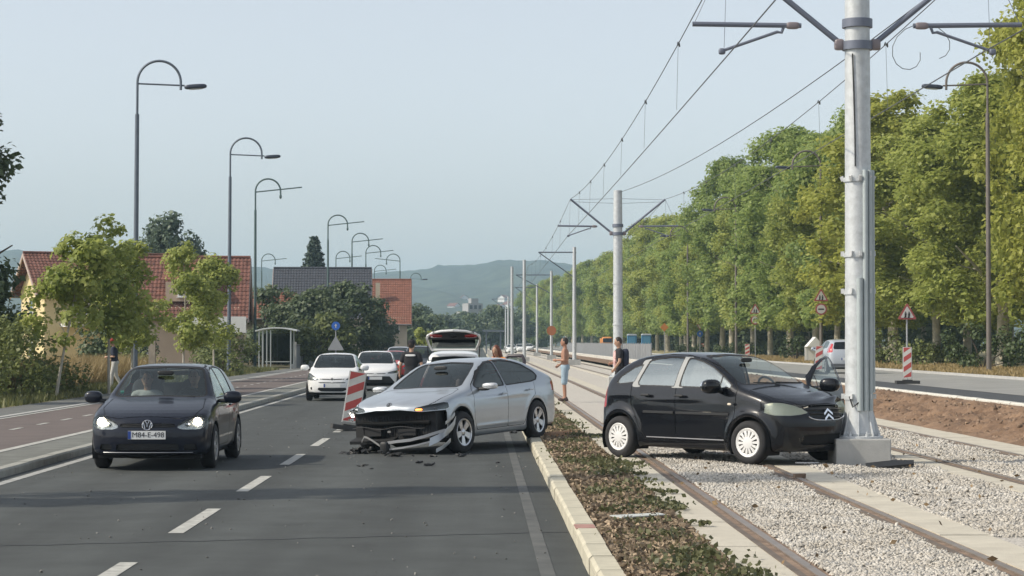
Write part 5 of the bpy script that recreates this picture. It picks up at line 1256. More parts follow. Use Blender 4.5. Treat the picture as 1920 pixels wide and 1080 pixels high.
for i,(x,y_) in enumerate(((1119,890),(1150,887))):
    junk('litter', ('left','right')[i]+' scrap of white litter in the planting strip', ((x-900)/4000*4000*1.70/(y_-641), 4000*1.70/(y_-641), .16), B().box((0,0,.02),(.06,.04,.03),.5), M('white_bit',(.7,.7,.7),.5))
b = B(); V_ = [(1.25,20.6),(1.75,20.9),(1.8,20.7),(1.35,20.35)]
junk('grey_litter','crumpled pale sheet on the planting strip',(0,0,.17),B().prism(V_,0,.01),M('pale_sheet',(.5,.52,.5),.6))
# pale earth and broken slab where the strip was run over
b = B().sq((1.35,38.9,.14),(.28,.6,.05),.8).sq((1.6,39.6,.15),(.3,.5,.04),.8); o = b.build('earth_mound', M('orange_earth',(.30,.16,.075),.95,var=.25,vscale=5,bump=1,bscale=25)); o['kind'] = 'structure'
# ================================================================== TREES AND PLANTS
def leaf_mesh(name, centres, radii, per, size, mat, squash=.75, shell=.55, droop=0):
    """leaf-sized faces spread through many clumps"""
    Ps = []; Ns = []
    for c, r in zip(centres, radii):
        k = int(per*(r**2)); d = rng.standard_normal((k,3)); d /= np.linalg.norm(d,axis=1)[:,None]
        rad = r*(shell+(1-shell)*rng.random(k))**.8; p = d*rad[:,None]; p[:,2] *= squash
        if droop: p[:,2] -= droop*rng.random(k)**2*r
        Ps.append(p+c); Ns.append(d+np.array([-.35,-.15,.75]))
    P = np.concatenate(Ps); Nn = np.concatenate(Ns)+.65*rng.standard_normal((len(P),3)); Nn /= np.linalg.norm(Nn,axis=1)[:,None]
    n = len(P); t = rng.standard_normal((n,3)); a = np.cross(Nn,t); a /= np.linalg.norm(a,axis=1)[:,None]; b = np.cross(Nn,a)
    s = (size*(.55+.9*rng.random(n)))[:,None]
    V = np.stack([P+a*s*.62, P+b*s*.42+Nn*s*.10, P-a*s*.5, P-b*s*.42+Nn*s*.10],1).reshape(-1,3)
    return mesh_np(name, V, np.arange(4*n).reshape(n,4), mat)
def trunk_mesh(name, H, r0, mat, limbs, spread, lean=(0,0), z0=.35, wob=.15):
    b = B(); n = 9
    ax = [Vector((lean[0]*t*H+wob*math.sin(t*5+limbs)*t, lean[1]*t*H+wob*math.cos(t*4)*t, H*t)) for t in [i/(n-1) for i in range(n)]]
    b.tube([Vector((0,0,-.15))]+ax, [r0*1.35]+[r0*(1-.8*i/(n-1)) for i in range(n)], 9)
    for k in range(limbs):
        t = z0+(.92-z0)*k/max(1,limbs-1); i = t*(n-1); p = ax[int(i)].lerp(ax[min(n-1,int(i)+1)], i-int(i))
        a = k*2.4+random.uniform(-.4,.4); L = spread*random.uniform(.55,1.0)*(1.15-.6*t)
        e = p+Vector((math.cos(a)*L, math.sin(a)*L, L*random.uniform(.5,.95))); m = p.lerp(e,.5)+Vector((0,0,.12*L))
        rr = r0*(1-.8*t)*.55; b.tube([p,m,e],[rr,rr*.65,rr*.25],6)
    return b.mesh(name, mat, ang=60)
PBARK = M('plane_bark',(.42,.38,.29),.9,var=.35,vscale=3.5,bump=.4,bscale=18)
YBARK = M('young_bark',(.44,.41,.35),.9,var=.2,vscale=4)
DBARK = M('dark_bark',(.09,.07,.055),.95,var=.3,vscale=4)
PL1 = leafmat('plane_leaf',(.24,.295,.07),(.48,.51,.145),.52)
PL2 = leafmat('plane_leaf_deep',(.185,.265,.075),(.38,.45,.14),.52)
PL3 = leafmat('plane_leaf_yellow',(.27,.31,.065),(.52,.52,.13),.52)
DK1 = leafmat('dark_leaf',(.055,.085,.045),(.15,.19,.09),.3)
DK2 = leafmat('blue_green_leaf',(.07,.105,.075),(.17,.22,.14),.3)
BU1 = leafmat('bush_leaf',(.085,.115,.04),(.24,.27,.09),.32)
YG = leafmat('young_plane_leaf',(.20,.26,.06),(.50,.53,.16),.5)
SPR = leafmat('spruce_needle',(.04,.065,.05),(.09,.125,.09),.15)
def crown_pts(n, rx, ry, z0, z1, top=.6, rmin=.7, rmax=1.5):
    C, Rr = [], []
    while len(C) < n:
        u = random.random(); a = random.uniform(0,6.283); prof = math.sin(math.pi*min(1,u*.86+.13))**top
        q = random.random()**.45; C.append((math.cos(a)*rx*q*prof, math.sin(a)*ry*q*prof, z0+(z1-z0)*u)); Rr.append(random.uniform(rmin,rmax)*(.7+.3*prof))
    return np.array(C), np.array(Rr)
def plane_proto(k, mat):
    random.seed(50+k)
    tr = trunk_mesh(f'plane_trunk_{k}', 15, .24+.03*k, PBARK, 15, 4.6, z0=.22, lean=(random.uniform(-.02,.02),random.uniform(-.02,.02)), wob=.35)
    C, Rr = crown_pts(150, 4.8, 4.8, 4.4, 17.2, .55, .7, 1.5)
    C2 = np.array([(math.cos(a)*3.4, math.sin(a)*3.4, random.uniform(3.0,5.4)) for a in np.linspace(0,12.4,22)])
    C = np.concatenate([C,C2]); Rr = np.concatenate([Rr, np.full(22,1.0)])
    return tr, leaf_mesh(f'plane_crown_{k}', C, Rr, 270, .225, mat, .85, .05)
PROT = [plane_proto(0,PL1), plane_proto(1,PL2), plane_proto(2,PL3), plane_proto(3,PL1)]
ORD = ['first','second','third','fourth','fifth','sixth','seventh','eighth','ninth','tenth','eleventh','twelfth','thirteenth','fourteenth','fifteenth','sixteenth','seventeenth','eighteenth','nineteenth','twentieth']
def ordw(i): return ORD[i] if i < 20 else 'twenty-'+ORD[i-20] if i < 29 else 'thirty-'+ORD[i-30] if 30 <= i < 39 else 'thirtieth'
def plane_tree(label, x, y, s, sz, k, group, z=.55):
    r = empty('plane_tree', (x,y,z), random.uniform(0,6.28), label, 'tree', group); r.scale = (s,s,sz)
    link('trunk', PROT[k][0], r); link('crown', PROT[k][1], r); return r
random.seed(11)
y = 96; i = 0; kinds = [2,3,0,2,1,0,1,1,0]
front_h = [1.06,.84,.80,.90,.95,.92,.97,1.02,.93,1.0]
while y < 430 and i < 29:
    plane_tree(f'{ordw(i)} plane tree of the front row beyond the far road, counted from the right edge', 26.2+(1.0 if i == 0 else 0)+random.uniform(-.7,.7)-(y-96)*.006, y, random.uniform(1.02,1.2)*(.82 if i == 0 else 1), front_h[i%10]*random.uniform(.97,1.05), (kinds[i] if i < 7 else (1,1,0,1,1,3)[i%6]), 'front row of plane trees')
    y += random.uniform(9.5,12.5); i += 1
y = 84; i = 0
while y < 420 and i < 20:
    plane_tree(f'{ordw(i)} plane tree of the back row behind the front trees, counted from the right edge', 36+random.uniform(-2,2), y, random.uniform(1.1,1.35), random.uniform(.95,1.12), [1,1,0,1][i%4], 'back row of plane trees')
    y += random.uniform(14,18); i += 1
for i in range(9):
    plane_tree(f'{ordw(i)} far plane tree where the row meets the hill, counted from the right', 23.5-i*1.0+random.uniform(-.5,.5), 440+i*24, 1.15, random.uniform(.9,1.08), [1,0,1][i%3], 'far plane trees')
def bush(label, loc, C, Rr, per, size, mat, name='bush', cat='bush', group=None, squash=.85, stem=True, shell=.5):
    r = empty(name, loc, 0, label, cat, group); link('foliage', leaf_mesh(name, C, Rr, per, size, mat, squash, shell), r)
    if stem:
        b = B(); 
        for k in range(5):
            a = k*1.26; c = C[k % len(C)]; b.tube([(0,0,-.1),(c[0]*.4,c[1]*.4,c[2]*.5),(c[0],c[1],c[2])],[.05,.035,.012],6)
        b.build('stem', DBARK, r)
    return r
# dark undergrowth beneath and behind the rows
random.seed(3)
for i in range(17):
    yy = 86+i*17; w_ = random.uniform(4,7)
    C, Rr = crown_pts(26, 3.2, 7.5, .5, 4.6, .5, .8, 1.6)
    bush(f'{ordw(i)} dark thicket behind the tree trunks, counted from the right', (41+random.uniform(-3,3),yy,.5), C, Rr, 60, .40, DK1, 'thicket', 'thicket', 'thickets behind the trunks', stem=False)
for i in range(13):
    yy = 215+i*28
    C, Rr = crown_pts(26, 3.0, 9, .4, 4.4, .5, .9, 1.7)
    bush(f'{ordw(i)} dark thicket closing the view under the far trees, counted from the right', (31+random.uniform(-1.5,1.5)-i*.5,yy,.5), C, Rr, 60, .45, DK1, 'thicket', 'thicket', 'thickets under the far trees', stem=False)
# hedges and shrubs along the verge
hs_ = [(1785,1905,100,2.3,'clipped hedge beside the nearest far lamp post'),(1690,1735,112,1.4,'low green shrub between the pole and the first plane trunk'),(1905,1990,92,2.0,'hedge at the right edge of the picture'),(1470,1515,150,1.9,'rounded hedge left of the silver hatchback'),(1345,1440,195,1.2,'low hedge beyond the roof of the black car'),(1270,1340,240,1.0,'low hedge below the inverted triangle sign'),(1735,1790,118,1.5,'yellowish shrub around the plane trunk'),(1640,1690,118,2.0,'shrub just right of the tram pole')]
for x0,x1,D,h,lb_ in hs_:
    wx = (x1-x0)/4000*D; n = max(10,int(wx*7)); C = np.array([(random.uniform(-wx/2,wx/2), random.uniform(-.8,.8), random.uniform(.25,h-.25)) for _ in range(n)])
    bush(lb_, (((x0+x1)/2-900)/4000*D, D, .56), C, np.full(n,.42), 420, .15, BU1 if 'yellow' in lb_ or 'shrub' in lb_ else leafmat('hedge_leaf',(.035,.06,.022),(.10,.13,.045),.2), 'hedge', 'hedge', None, 1, stem=True)
# young plane trees on the left verge
def young(label, x, D, H, cw, seed, z0=2.0, lean=(0,0), mat=YG, n=24):
    random.seed(seed); r = empty('young_tree', ((x-900)/4000*D,D,.1), 0, label, 'tree', 'young plane trees on the left verge')
    link('trunk', trunk_mesh(f'young_trunk_{seed}', H*.86, .055, YBARK, 11, cw*.8, lean, .36, .10), r)
    C, Rr = crown_pts(n, cw, cw, z0, H-.25, .6, .38, .72); C[:,0] += lean[0]*C[:,2]; C[:,1] += lean[1]*C[:,2]
    link('crown', leaf_mesh(f'young_crown_{seed}', C, Rr, 480, .155, mat, .85, .25), r); return r
young('young plane tree with a leaning pale trunk nearest on the left', 108, 66, 5.3, 1.25, 1, 1.75, (.16,0))
young('young plane tree directly behind the walking man', 207, 72, 5.9, 1.45, 2, 1.9, (-.01,0), n=30)
young('young plane tree beside the first lamp post', 250, 79, 5.5, 1.35, 3, 1.7, (.0,0), n=32)
young('young plane tree left of the second lamp post', 346, 94, 6.1, 1.5, 4, 1.7, (.0,0), n=40)
young('young plane tree just before the second lamp post', 403, 101, 5.8, 1.6, 5, 1.6, (-.02,0), n=40)
# trees at the left edge
random.seed(21)
r = empty('tree', (-17.5,70,.1), 0, 'tall dark tree cut off by the left edge', 'tree'); link('trunk', trunk_mesh('edge_trunk', 8.5, .22, DBARK, 14, 3.0), r)
C, Rr = crown_pts(95, 2.3, 2.3, .6, 9.8, .35, .5, .95); link('crown', leaf_mesh('edge_crown', C, Rr, 300, .20, DK1, .8, .2), r)
C, Rr = crown_pts(40, 1.9, 2.5, .2, 3.9, .5, .45, .8); bush('dark green shrub below the yellow house at the left edge', (-16.9,72,.1), C, Rr, 260, .15, DK1)
C, Rr = crown_pts(44, 1.9, 2.6, .2, 2.3, .4, .45, .7); bush('broad green bush at the left edge beside the footway', (-14.9,66,.1), C, Rr, 330, .12, BU1)
C, Rr = crown_pts(26, 1.0, 1.6, .1, 1.1, .4, .3, .5); bush('low bush in the grass left of the walking man', (-14.1,71,.1), C, Rr, 420, .10, BU1)
C, Rr = crown_pts(44, 2.0, 2.0, .3, 3.2, .45, .5, .85); bush('dark bush in front of the orange roofed house behind the walking man', (-19.0,112,.1), C, Rr, 190, .18, DK1)
C, Rr = crown_pts(30, 1.6, 1.6, .3, 2.4, .45, .5, .8); bush('green bush between the third lamp and the brown house', (-14.6,122,.1), C, Rr, 220, .16, BU1)
C, Rr = crown_pts(20, 1.4, 1.4, .1, 1.5, .45, .4, .7); bush('low yellowish bush by the second lamp post', (-13.6,113,.1), C, Rr, 260, .13, BU1)
C, Rr = crown_pts(20, 1.6, 1.4, .1, 1.3, .45, .4, .7); bush('low weeds beside the grey post', (-16.6,102,.1), C, Rr, 260, .13, BU1)
# willow and its neighbour behind the houses
random.seed(5)
def far_tree(label, x, D, H, cw, mat, name='tree', z0=2.5, n=34, size=.3, per=110, droop=0, base=0, group=None, top=.5, rmax=None):
    r = empty(name, ((x-900)/4000*D,D,base), 0, label, 'tree', group); link('trunk', trunk_mesh(name+'_trunk', H*.8, .22, DBARK, 9, cw*.7), r)
    k = rmax or cw*.42
    C, Rr = crown_pts(n, cw, cw, z0, H-.3, top, k*.55, k); link('crown', leaf_mesh(name+'_crown', C, Rr, per, size, mat, .8, .3, droop), r); return r
far_tree('pale willow rising behind the red roofs', 312, 192, 13.6, 3.2, DK2, 'willow', 5, 56, .34, 130, 1.6)
far_tree('small grey green tree right of the willow', 372, 192, 10.2, 1.5, DK2, 'tree', 6, 14, .3, 120)
for i,(x,D,H,cw,m,lb_) in enumerate(((520,165,6.2,3.2,DK1,'large dark tree before the dark roofed house, left one'),(585,160,6.0,3.0,DK1,'large dark tree before the dark roofed house, middle one'),(650,170,6.6,3.2,DK1,'large dark tree before the dark roofed house, right one'),
        (615,150,3.9,2.2,BU1,'lighter green tree above the grey wall, near the blue sign'),(555,148,3.4,1.7,BU1,'lighter green tree right of the bus shelter'),(470,172,6.6,2.6,DK1,'dark tree behind the third lamp post'),(690,210,5.2,2.6,DK1,'dark tree below the orange roofed house'),
        (745,260,6.0,4.0,DK1,'dark green tree right of the orange roofed house'),(800,330,5.4,4.5,DK1,'dark tree left of the tower building'),(835,420,7.0,5.0,DK2,'broad tree before the tower building'),(920,450,9.0,6.0,DK1,'tall dark trees right of the tower building, left one'),(960,480,9.5,6.0,DK2,'tall dark trees right of the tower building, right one'),(796,190,3.4,1.2,YG,'small bright green tree beside the raised tailgate'),
        (720,300,7.0,5.0,DK1,'dark tree far behind the queue of cars'),(1010,520,10.0,7.0,PL2,'green tree at the far end of the tram line'),(870,520,8.5,6,DK1,'dark tree at the foot of the tower building'),(775,420,8.5,6,DK1,'dark tree on the skyline left of the tower'))):
    far_tree(lb_, x, D, H, cw, m, z0=.7 if H < 7.2 and D < 260 else 1.0, n=46 if D < 220 else 34, size=.26 if D < 220 else .5, per=170 if D < 220 else 60)
# spruce
sx, sD = 590, 232; r = empty('spruce', ((sx-900)/4000*sD,sD,0), 0, 'blue green spruce behind the dark roof', 'tree')
B().tube([(0,0,0),(0,0,13.0)],[.25,.03],8).build('trunk', DBARK, r)
Pn = []
for k in range(34):
    z = 2.5+10.6*k/33; L = 3.2*(1-(z-2.5)/11.2)**.85+.1
    for j in range(13):
        a = j*.483+k*1.1+random.uniform(-.2,.2); l_ = L*random.uniform(.7,1.1); m = int(26*l_)+6; t = rng.random(m)
        Pn.append(np.stack([math.cos(a)*l_*t, math.sin(a)*l_*t, z-.35*l_*t+.12*l_*t*t*2],1)+.10*rng.standard_normal((m,3)))
o = scatter_quads('needles', np.concatenate(Pn), .22, SPR, None, .6, 1.8, r)
# off-frame trees on the left whose long shadows cross the road
random.seed(9)
for i,(x,y_,H,cw) in enumerate(((-17.0,22.6,18.5,1.15),(-16.5,60,9,1.2))):
    r = empty('poplar', (x,y_,.1), 0, ('narrow tall poplar outside the left edge, its shadow across the road','second poplar outside the left edge, farther along')[i], 'tree'); link('trunk', trunk_mesh('poplar_trunk', H*.95, .16, DBARK, 14, 1.4), r)
    C, Rr = crown_pts(90, cw, cw, 1.5, H, .25, .35, .65); link('crown', leaf_mesh('poplar_crown', C, Rr, 700, .15, DK1, 1.2, .2), r)

# ================================================================== HOUSES AND WALLS
RT = M('roof_tile_red',(.125,.055,.042),.9,var=.35,vscale=2.0,c2=(.18,.08,.06)); RO = M('roof_tile_orange',(.22,.09,.058),.85,var=.25,vscale=2.5); RD = M('roof_dark',(.055,.06,.075),.75,var=.15,vscale=2)
WHW = M('window_white',(.7,.7,.68),.5); PANE = M('window_pane',(.03,.04,.05),.08,coat=1)
def roof_plane(b, p0, p1, p2, p3, pitch=.26, row=.36, amp=.05):
    """tiled slope p0-p1 eave, p3-p2 ridge: waves along the eave and a step at each course"""
    p0,p1,p2,p3 = map(Vector,(p0,p1,p2,p3)); w_ = max((p1-p0).length,(p2-p3).length); h = ((p3-p0).length+(p2-p1).length)/2; nn = (p1-p0).cross(p3-p0).normalized()
    if nn.z < 0: nn = -nn
    nu = max(4,int(w_/pitch)*4); nv = max(2,int(h/row)); V = []; F = []
    for j in range(nv):
        for e in (0,1):
            t = (j+e)/nv
            for i in range(nu+1):
                s = i/nu; p = p0.lerp(p1,s).lerp(p3.lerp(p2,s),t); V.append(p+nn*(amp*.5*math.sin(s*w_/pitch*2*math.pi)+amp*(.8 if e == 0 else .1)))
    st = nu+1
    for j in range(nv):
        for i in range(nu):
            a = 2*j*st+i; F.append((a,a+1,a+st+1,a+st))
            if j < nv-1: F.append((a+st,a+st+1,a+2*st+1,a+2*st))
    b.add(V,F)
def window(root, c, w_, h, rz=0, frame=WHW, bars=1):
    o = B().box((0,0,0),(w_,.10,h)).build('window', frame, root, smooth=False); o.location = c; o.rotation_euler = (0,0,rz)
    for k in range(bars+1):
        pw = (w_-.10*(bars+2))/(bars+1); x = -w_/2+.10+pw/2+k*(pw+.10)
        B().box((x,-.045,0),(pw,.03,h-.16)).build('pane', PANE, o, smooth=False)
    B().box((0,-.09,-h/2-.03),(w_+.15,.16,.05)).build('sill', frame, o, smooth=False)
def gable_house(name, label, loc, rz, w_, d, eave, ridge, wall, roof, over=.5, dormer=None, along='X'):
    """ridge runs along local X (length w_); gable ends at +-X; eaves at +-Y"""
    r = empty(name, loc, rz, label, 'house'); hx, hy = w_/2, d/2
    b = B().prism([(-hy,0),(hy,0),(hy,eave),(0,ridge-.12),(-hy,eave)], -hx, hx, 'X'); b.build('wall', wall, r, smooth=False)
    k = (ridge-eave)/hy; ez = eave-k*over
    b = B(); roof_plane(b,(-hx-over,-hy-over,ez),(hx+over,-hy-over,ez),(hx+over,0,ridge),(-hx-over,0,ridge)); roof_plane(b,(-hx-over,hy+over,ez),(hx+over,hy+over,ez),(hx+over,0,ridge),(-hx-over,0,ridge))
    ro = b.build('roof', roof, r, ang=70); ro['kind'] = 'stuff'
    for sx_ in (-1,1):
        for sy in (-1,1):
            B().prism([(sy*(hy+over),ez-.05),(0,ridge-.03),(0,ridge-.26),(sy*(hy+over),ez-.28)], sx_*(hx+over)-.05, sx_*(hx+over)+.05, 'X').build('barge_board', M('barge_board',(.45,.36,.32),.8), r, smooth=False)
    for sy in (-1,1): B().tube([(-hx-over,sy*(hy+over+.06),ez-.02),(hx+over,sy*(hy+over+.06),ez-.02)],.07,8).build('gutter', M('gutter_grey',(.22,.2,.19),.5,.3), r)
    B().tube([(-hx-over,0,ridge+.05),(hx+over,0,ridge+.05)],.10,8).build('ridge_cap', roof, r)
    return r
YEL = M('wall_yellow',(.66,.55,.31),.9,var=.06,vscale=.8); BRW = M('wall_tan',(.44,.34,.26),.9,var=.08,vscale=.8); CRM = M('wall_cream',(.52,.45,.34),.9,var=.08,vscale=.8)
# yellow house: gable end towards us and the sun
q = W(155,600,150); h1 = gable_house('house','yellow gabled house with red tiled roof behind the young trees',(-27.2,154,0),R(24),10.0,7.6,5.6,8.15,YEL,RT,.7)
for x,z in ((-2.5,4.4),(1.5,4.4)): window(h1,(x,-3.83,z),1.3,1.3)
for z in (1.5,4.2): window(h1,(-5.03,.2,z),1.1,1.3,R(-90))
b = B().box((.4,-4.6,3.0),(8.6,1.6,.22)); b.build('balcony', WHW, h1, smooth=False)
bb = B()
for k in range(40): bb.box((-3.8+k*.215,-5.33,3.55),(.05,.05,.9))
bb.box((.4,-5.33,4.02),(8.6,.08,.07)).build('railing', M('rail_pale',(.55,.53,.5),.6), h1, smooth=False)
# tan house with lower red roof and dormer
h2 = gable_house('house','tan house with red tiled roof and a dormer behind the second lamp',(-20.3,146,0),R(4),8.0,7.2,4.0,7.6,BRW,RT,.6)
dm = B(); roof_plane(dm,(-1.2,-3.5,6.0),(2.2,-3.5,6.0),(2.0,-.6,7.3),(-1.0,-.6,7.3),.26,.36,.03); o = dm.build('dormer_roof', RO, h2, ang=70); o['kind'] = 'stuff'
B().box((.5,-2.9,5.2),(2.8,1.2,1.3)).build('dormer_wall', BRW, h2, smooth=False); window(h2,(.5,-3.52,5.3),1.2,.9)
for x,z in ((-2.6,3.3),(2.4,3.3),(-2.6,1.2),(2.4,1.2)): window(h2,(x,-3.63,z),1.2,1.2)
B().box((2.2,-4.3,2.55),(4.6,1.5,.2)).box((2.2,-5.0,3.05),(4.6,.08,.95)).build('balcony', WHW, h2, smooth=False)
h5 = gable_house('house','low house with orange roof edge right of the young trees',(-17.0,168,0),R(6),4.2,6,3.9,5.6,CRM,RO,.5); window(h5,(.6,-3.03,2.6),1.0,1.0)
# dark roofed house and orange roofed house
h3 = gable_house('house','house with a dark grey roof below the spruce',(-15.1,205,0),R(3),8.2,9,4.6,8.9,CRM,RD,.6); window(h3,(-2,-4.53,3.2),1.2,1.2); window(h3,(2,-4.53,3.2),1.2,1.2)
h4 = gable_house('house','house with a bright orange tiled roof beside the dark roofed one',(-10.6,243,0),R(2),4.6,9,4.3,8.9,CRM,RO,.5); window(h4,(.9,-4.53,3.4),1.1,1.1); window(h4,(-1,-4.53,3.4),1.1,1.1)
B().box((-1.0,-2.5,7.3),(.5,.5,2.4)).build('chimney', CRM, h4, smooth=False)
# grey garden wall
gw = empty('garden_wall', (0,0,.1), 0, 'grey rendered wall along the left footway beyond the shelter', 'wall')
for k in range(18): B().bx(-12.55,-12.35,143+k*5.2,148.1+k*5.2,0,1.5+.02*(k%2)).build('wall_panel', M('render_grey',(.26,.27,.28),.9,var=.1,vscale=1), gw, smooth=False)
for k in range(19): B().bx(-12.62,-12.28,142.85+k*5.2,143.15+k*5.2,0,1.75).build('wall_pillar', CONCG, gw, smooth=False)
B().bx(-12.6,-12.3,142.8,237,1.53,1.58).build('coping', CONCG, gw, smooth=False)
# bus shelter
D = 139; x0 = (492-900)/4000*D; bs = empty('bus_shelter', (x0+1.0,D,.1), 0, 'bus shelter with a pale curved roof on the left pavement', 'bus shelter')
ST = M('shelter_steel',(.42,.45,.45),.5,.3); n = 10
b = B()
for i in range(n):
    a0, a1 = -1.35+2.7*i/n, -1.35+2.7*(i+1)/n; zf = lambda a: 2.62-.11*a*a
    b.add([(a0,-1.0,zf(a0)),(a1,-1.0,zf(a1)),(a1,1.5,zf(a1)),(a0,1.5,zf(a0)),(a0,-1.0,zf(a0)+.08),(a1,-1.0,zf(a1)+.08),(a1,1.5,zf(a1)+.08),(a0,1.5,zf(a0)+.08)],[(0,1,2,3),(4,5,6,7),(0,1,5,4),(2,3,7,6)])
b.build('roof', M('shelter_roof',(.6,.63,.62),.4), bs)
for x in (-1.1,-.85,-.6,-.35): B().bx(x-.035,x+.035,-.9,-.83,0,2.5).build('post', ST, bs, smooth=False)
for x,y_ in ((.95,-.9),(-1.1,1.4),(.95,1.4)): B().bx(x-.04,x+.04,y_-.04,y_+.04,0,2.5).build('post', ST, bs, smooth=False)
B().bx(-1.05,.9,1.38,1.40,.3,2.3).build('glass_panel', GLD, bs, smooth=False); B().bx(-.9,.7,1.0,1.3,.42,.48).build('bench', ST, bs, smooth=False)
# posts, bin
q = W(287,640,92); B().bx(q.x-.14,q.x+.14,91.9,92.15,.05,2.6).build('concrete_post', M('post_tan',(.34,.29,.23),.9,var=.15)); tag(bpy.data.objects['concrete_post'],'tan square post between the young trees on the left verge','post')
# track fence on the right beyond the second pole
fe = empty('track_fence', (12.1,0,.2), 0, 'long grey slatted fence beside the tracks beyond the men', 'fence')
FG = M('fence_grey',(.34,.35,.36),.6,.2)
sl = B()
for k in range(16): sl.bx(-.012,.012,-1.22+k*.155,-1.12+k*.155,.10,1.5)
sl.bx(.012,.03,-1.25,1.25,.3,.36).bx(.012,.03,-1.25,1.25,1.2,1.26); slm = sl.mesh('fence_panel', FG, smooth=False); pm2 = B().bx(-.04,.04,-.04,.04,-.1,1.58).mesh('fence_post', FG, smooth=False)
for k in range(68): link('fence_panel', slm, fe, (0,152+2.5*k,0)); link('fence_post', pm2, fe, (0,150.75+2.5*k,0))
B().bx(-.3,-.08,150,322,-.2,.16).build('fence_plinth', M('plinth_pale',(.56,.53,.46),.9), fe, smooth=False)
# orange works truck, blue cabins, white tent behind
q = W(1139,640,290); tk = empty('works_truck', (q.x,290,.5), 0, 'orange works truck standing behind the grey fence', 'truck'); OR = M('truck_orange',(.55,.22,.05),.6)
b = B().sq((0,.9,1.55),(1.05,.95,1.0),.35); tk.scale = (.72,.72,.8); b.build('cab', OR, tk); B().box((0,-.03,1.95),(1.7,.06,.7)).build('windscreen', PANE, tk, smooth=False); B().box((0,4.2,1.5),(2.1,4.4,1.6)).build('tipper_bed', OR, tk, smooth=False)
B().box((0,-.06,.75),(2.0,.1,.35)).build('bumper', BLACK, tk, smooth=False)
for x in (-.9,.9):
    for y_ in (.8,4.5,5.6): B().lathe([(.001,-.14),(.35,-.14),(.46,-.1),(.46,.1),(.35,.14),(.001,.14)],18,'X',(x,y_,.46)).build('wheel', RUBBER, tk)
    B().box((x*.8,-.1,1.05),(.3,.06,.2)).build('headlight', WHW, tk, smooth=False)
for i,(x,D) in enumerate(((1185,262),(1212,255))):
    q = W(x,640,D); cb = empty('blue_cabin', (q.x,D,.55), 0, ('left','right')[i]+' small blue cabin under the trees behind the fence', 'cabin', 'blue cabins'); BL = M('cabin_blue',(.05,.18,.32),.6)
    B().bx(-.55,.55,-.55,.55,0,2.1).build('shell', BL, cb, smooth=False); B().prism([(-.62,2.1),(.62,2.1),(.45,2.28),(-.45,2.28)],-.62,.62,'Y').build('roof', M('cabin_roof',(.5,.55,.6),.5), cb, smooth=False); B().bx(-.4,.4,-.575,-.55,.1,1.95).build('door', M('cabin_door',(.08,.25,.40),.6), cb, smooth=False)
q = W(1528,640,135); tn = empty('white_tent', (q.x,135,.55), 0, 'small white peaked tent behind the silver hatchback', 'tent')
tn.scale = (.5,.5,.62)
B().prism([(-1.1,1.6),(1.1,1.6),(0,2.6)],-1.2,1.2,'Y').build('roof', WHW, tn, smooth=False); B().bx(-1.05,1.05,.9,1.15,0,1.6).build('side_wall', WHW, tn, smooth=False)
for x in (-1,1):
    for y_ in (-1.1,1.1): B().bx(x-.03,x+.03,y_-.03,y_+.03,0,1.6).build('post', ST, tn, smooth=False)
# tower building and low blocks at the end of the street
q = W(886,600,620); tb = empty('tower_building', (q.x,620,0), R(20), 'pale tower building at the end of the street', 'building'); GW = M('tower_grey',(.30,.305,.31),.9)
tb.scale = (.85,.85,.85); B().bx(-2.6,2.6,-3,3,0,15.3).build('wall', GW, tb, smooth=False); B().bx(-5.0,-2.6,-2.5,2.5,0,12.5).build('wing', GW, tb, smooth=False); B().bx(-1,1.6,-1.5,1.5,15.3,17).build('roof_room', GW, tb, smooth=False)
for z in (3,5.8,8.6,11.4,14):
    for x in (-1.6,0,1.6): B().box((x,-3.02,z),(1.0,.06,1.3)).build('window', PANE, tb, smooth=False)
q = W(925,640,300); cn = empty('stop_canopy', (q.x,300,.1), 0, 'dark platform canopy at the far tram stop', 'canopy')
B().box((0,0,3.3),(3.0,9,.25)).build('roof', DARKSTEEL, cn, smooth=False)
for y_ in (-4,0,4):
    for x in (-1,1): B().bx(x-.08,x+.08,y_-.08,y_+.08,0,3.2).build('post', DARKSTEEL, cn, smooth=False)
q = W(815,600,480); lwb = empty('low_building', (q.x,480,0), 0, 'low pale building left of the tower building', 'building'); B().bx(-3.5,3.5,-3,3,0,6.2).build('wall', CRM, lwb, smooth=False); B().bx(-3.7,3.7,-3.2,3.2,6.2,6.6).build('roof', CONCG, lwb, smooth=False)
for x in (-2,0,2): B().box((x,-3.03,4.2),(1.1,.06,1.2)).build('window', PANE, lwb, smooth=False)

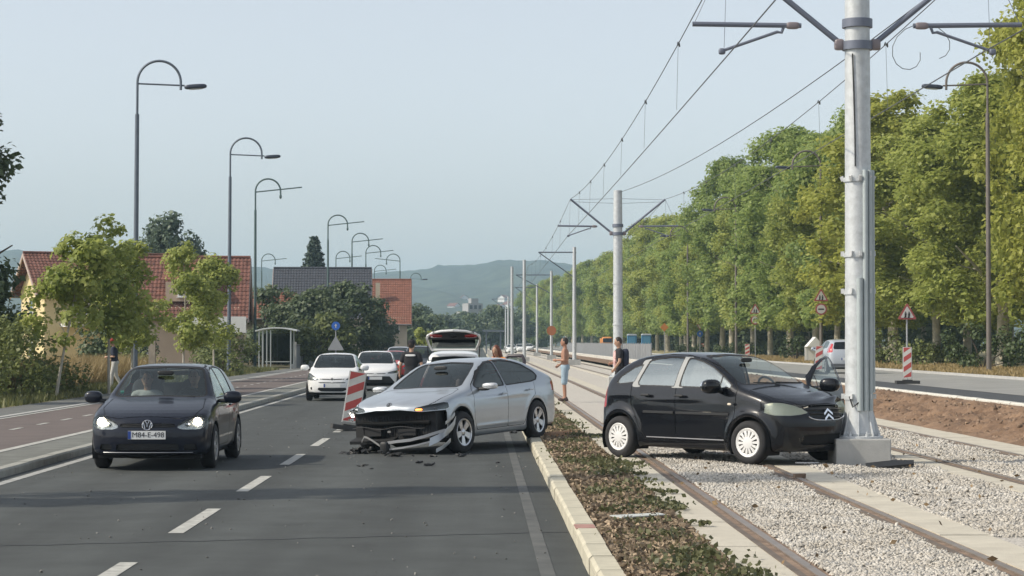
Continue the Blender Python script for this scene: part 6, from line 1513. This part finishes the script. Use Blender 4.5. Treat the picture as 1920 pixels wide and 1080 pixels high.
# ================================================================== HILLS, FAR HOUSES, HAZE
prof = [(-1500,520),(-700,495),(-200,480),(0,472),(40,468),(90,478),(200,492),(330,500),(440,499),(480,500),(560,508),(680,512),(760,508),(800,503),(830,498),(870,496),(910,494),(935,489),(958,485),(985,489),(1010,488),(1050,491),(1100,500),(1180,512),(1300,524),(1500,535),(1900,545),(3200,560)]
def hillz(px): return np.interp(px, [p[0] for p in prof], [p[1] for p in prof])
nx, ny = 420, 46; px = np.linspace(-1500,3200,nx); Dv = np.linspace(950,2400,ny)
PX, DV = np.meshgrid(px, Dv); t = (DV-950)/1450
top = (641-hillz(PX)+1.0*np.sin(PX*.07)+.6*np.sin(PX*.23+1))/4000*2400+1.85
Xh = (PX-900)/4000*DV
Zh = top*np.clip(t,0,1)**1.35*(1+.10*np.sin(PX*.02+t*9)*np.sin(t*math.pi)+.05*np.sin(PX*.055+t*23)*np.sin(t*math.pi)) + 3.5*rng.standard_normal(PX.shape)*t*.13
i_ = np.arange((ny-1)*nx).reshape(ny-1,nx)[:,:-1].ravel()
hm_ = M('hill_forest',(.018,.034,.026),.95,var=.45,vscale=.03,c2=(.055,.07,.042),bump=1,bscale=.09,detail=9)
o = link('hills', mesh_np('hills', np.stack([Xh,DV,Zh],-1).reshape(-1,3), np.stack([i_,i_+1,i_+nx+1,i_+nx],1), hm_, True)); o['kind'] = 'structure'
random.seed(4)
fw = B().prism([(-5,0),(5,0),(5,6),(0,9),(-5,6)],-6,6,'Y').mesh('far_house_wall', M('far_wall',(.7,.69,.66),.9), smooth=False)
fr_ = B().add([(-6,-7,5.5),(0,-7,9.4),(0,7,9.4),(-6,7,5.5),(6,-7,5.5),(6,7,5.5)],[(0,1,2,3),(1,4,5,2)]).mesh('far_house_roof', RT, smooth=False)
fwin = B().box((-2,-6.05,3),(1.6,.1,1.6)).box((2,-6.05,3),(1.6,.1,1.6)).mesh('far_house_window', PANE, smooth=False)
for k in range(16):
    x = random.uniform(800,1030); D = random.uniform(1250,1750); tt = (D-950)/1450
    zz = ((641-float(hillz(x)))/4000*2400+1.85)*tt**1.35
    r = empty('far_house', ((x-900)/4000*D,D,zz-1), random.uniform(0,3), f'{ordw(k)} tiny pale house on the hillside behind the masts', 'house', 'tiny houses on the hillside')
    r.scale = (.6,.6,.6); link('wall', fw, r); link('roof', fr_, r); link('window', fwin, r)
hz = bpy.data.materials.new('haze_air'); hz.use_nodes = True; t_ = hz.node_tree; t_.nodes.clear()
o_ = t_.nodes.new('ShaderNodeOutputMaterial'); pv = t_.nodes.new('ShaderNodeVolumePrincipled'); pv.inputs['Color'].default_value = (.57,.81,1.0,1); pv.inputs['Density'].default_value = .00025; pv.inputs['Anisotropy'].default_value = 0
t_.links.new(pv.outputs[0], o_.inputs['Volume'])
hb_ = B().bx(-6200,6200,-400,9200,-1.3,125).build('haze', hz, None, smooth=False); tag(hb_, 'pale summer haze between us and the hills', 'haze', kind='stuff')
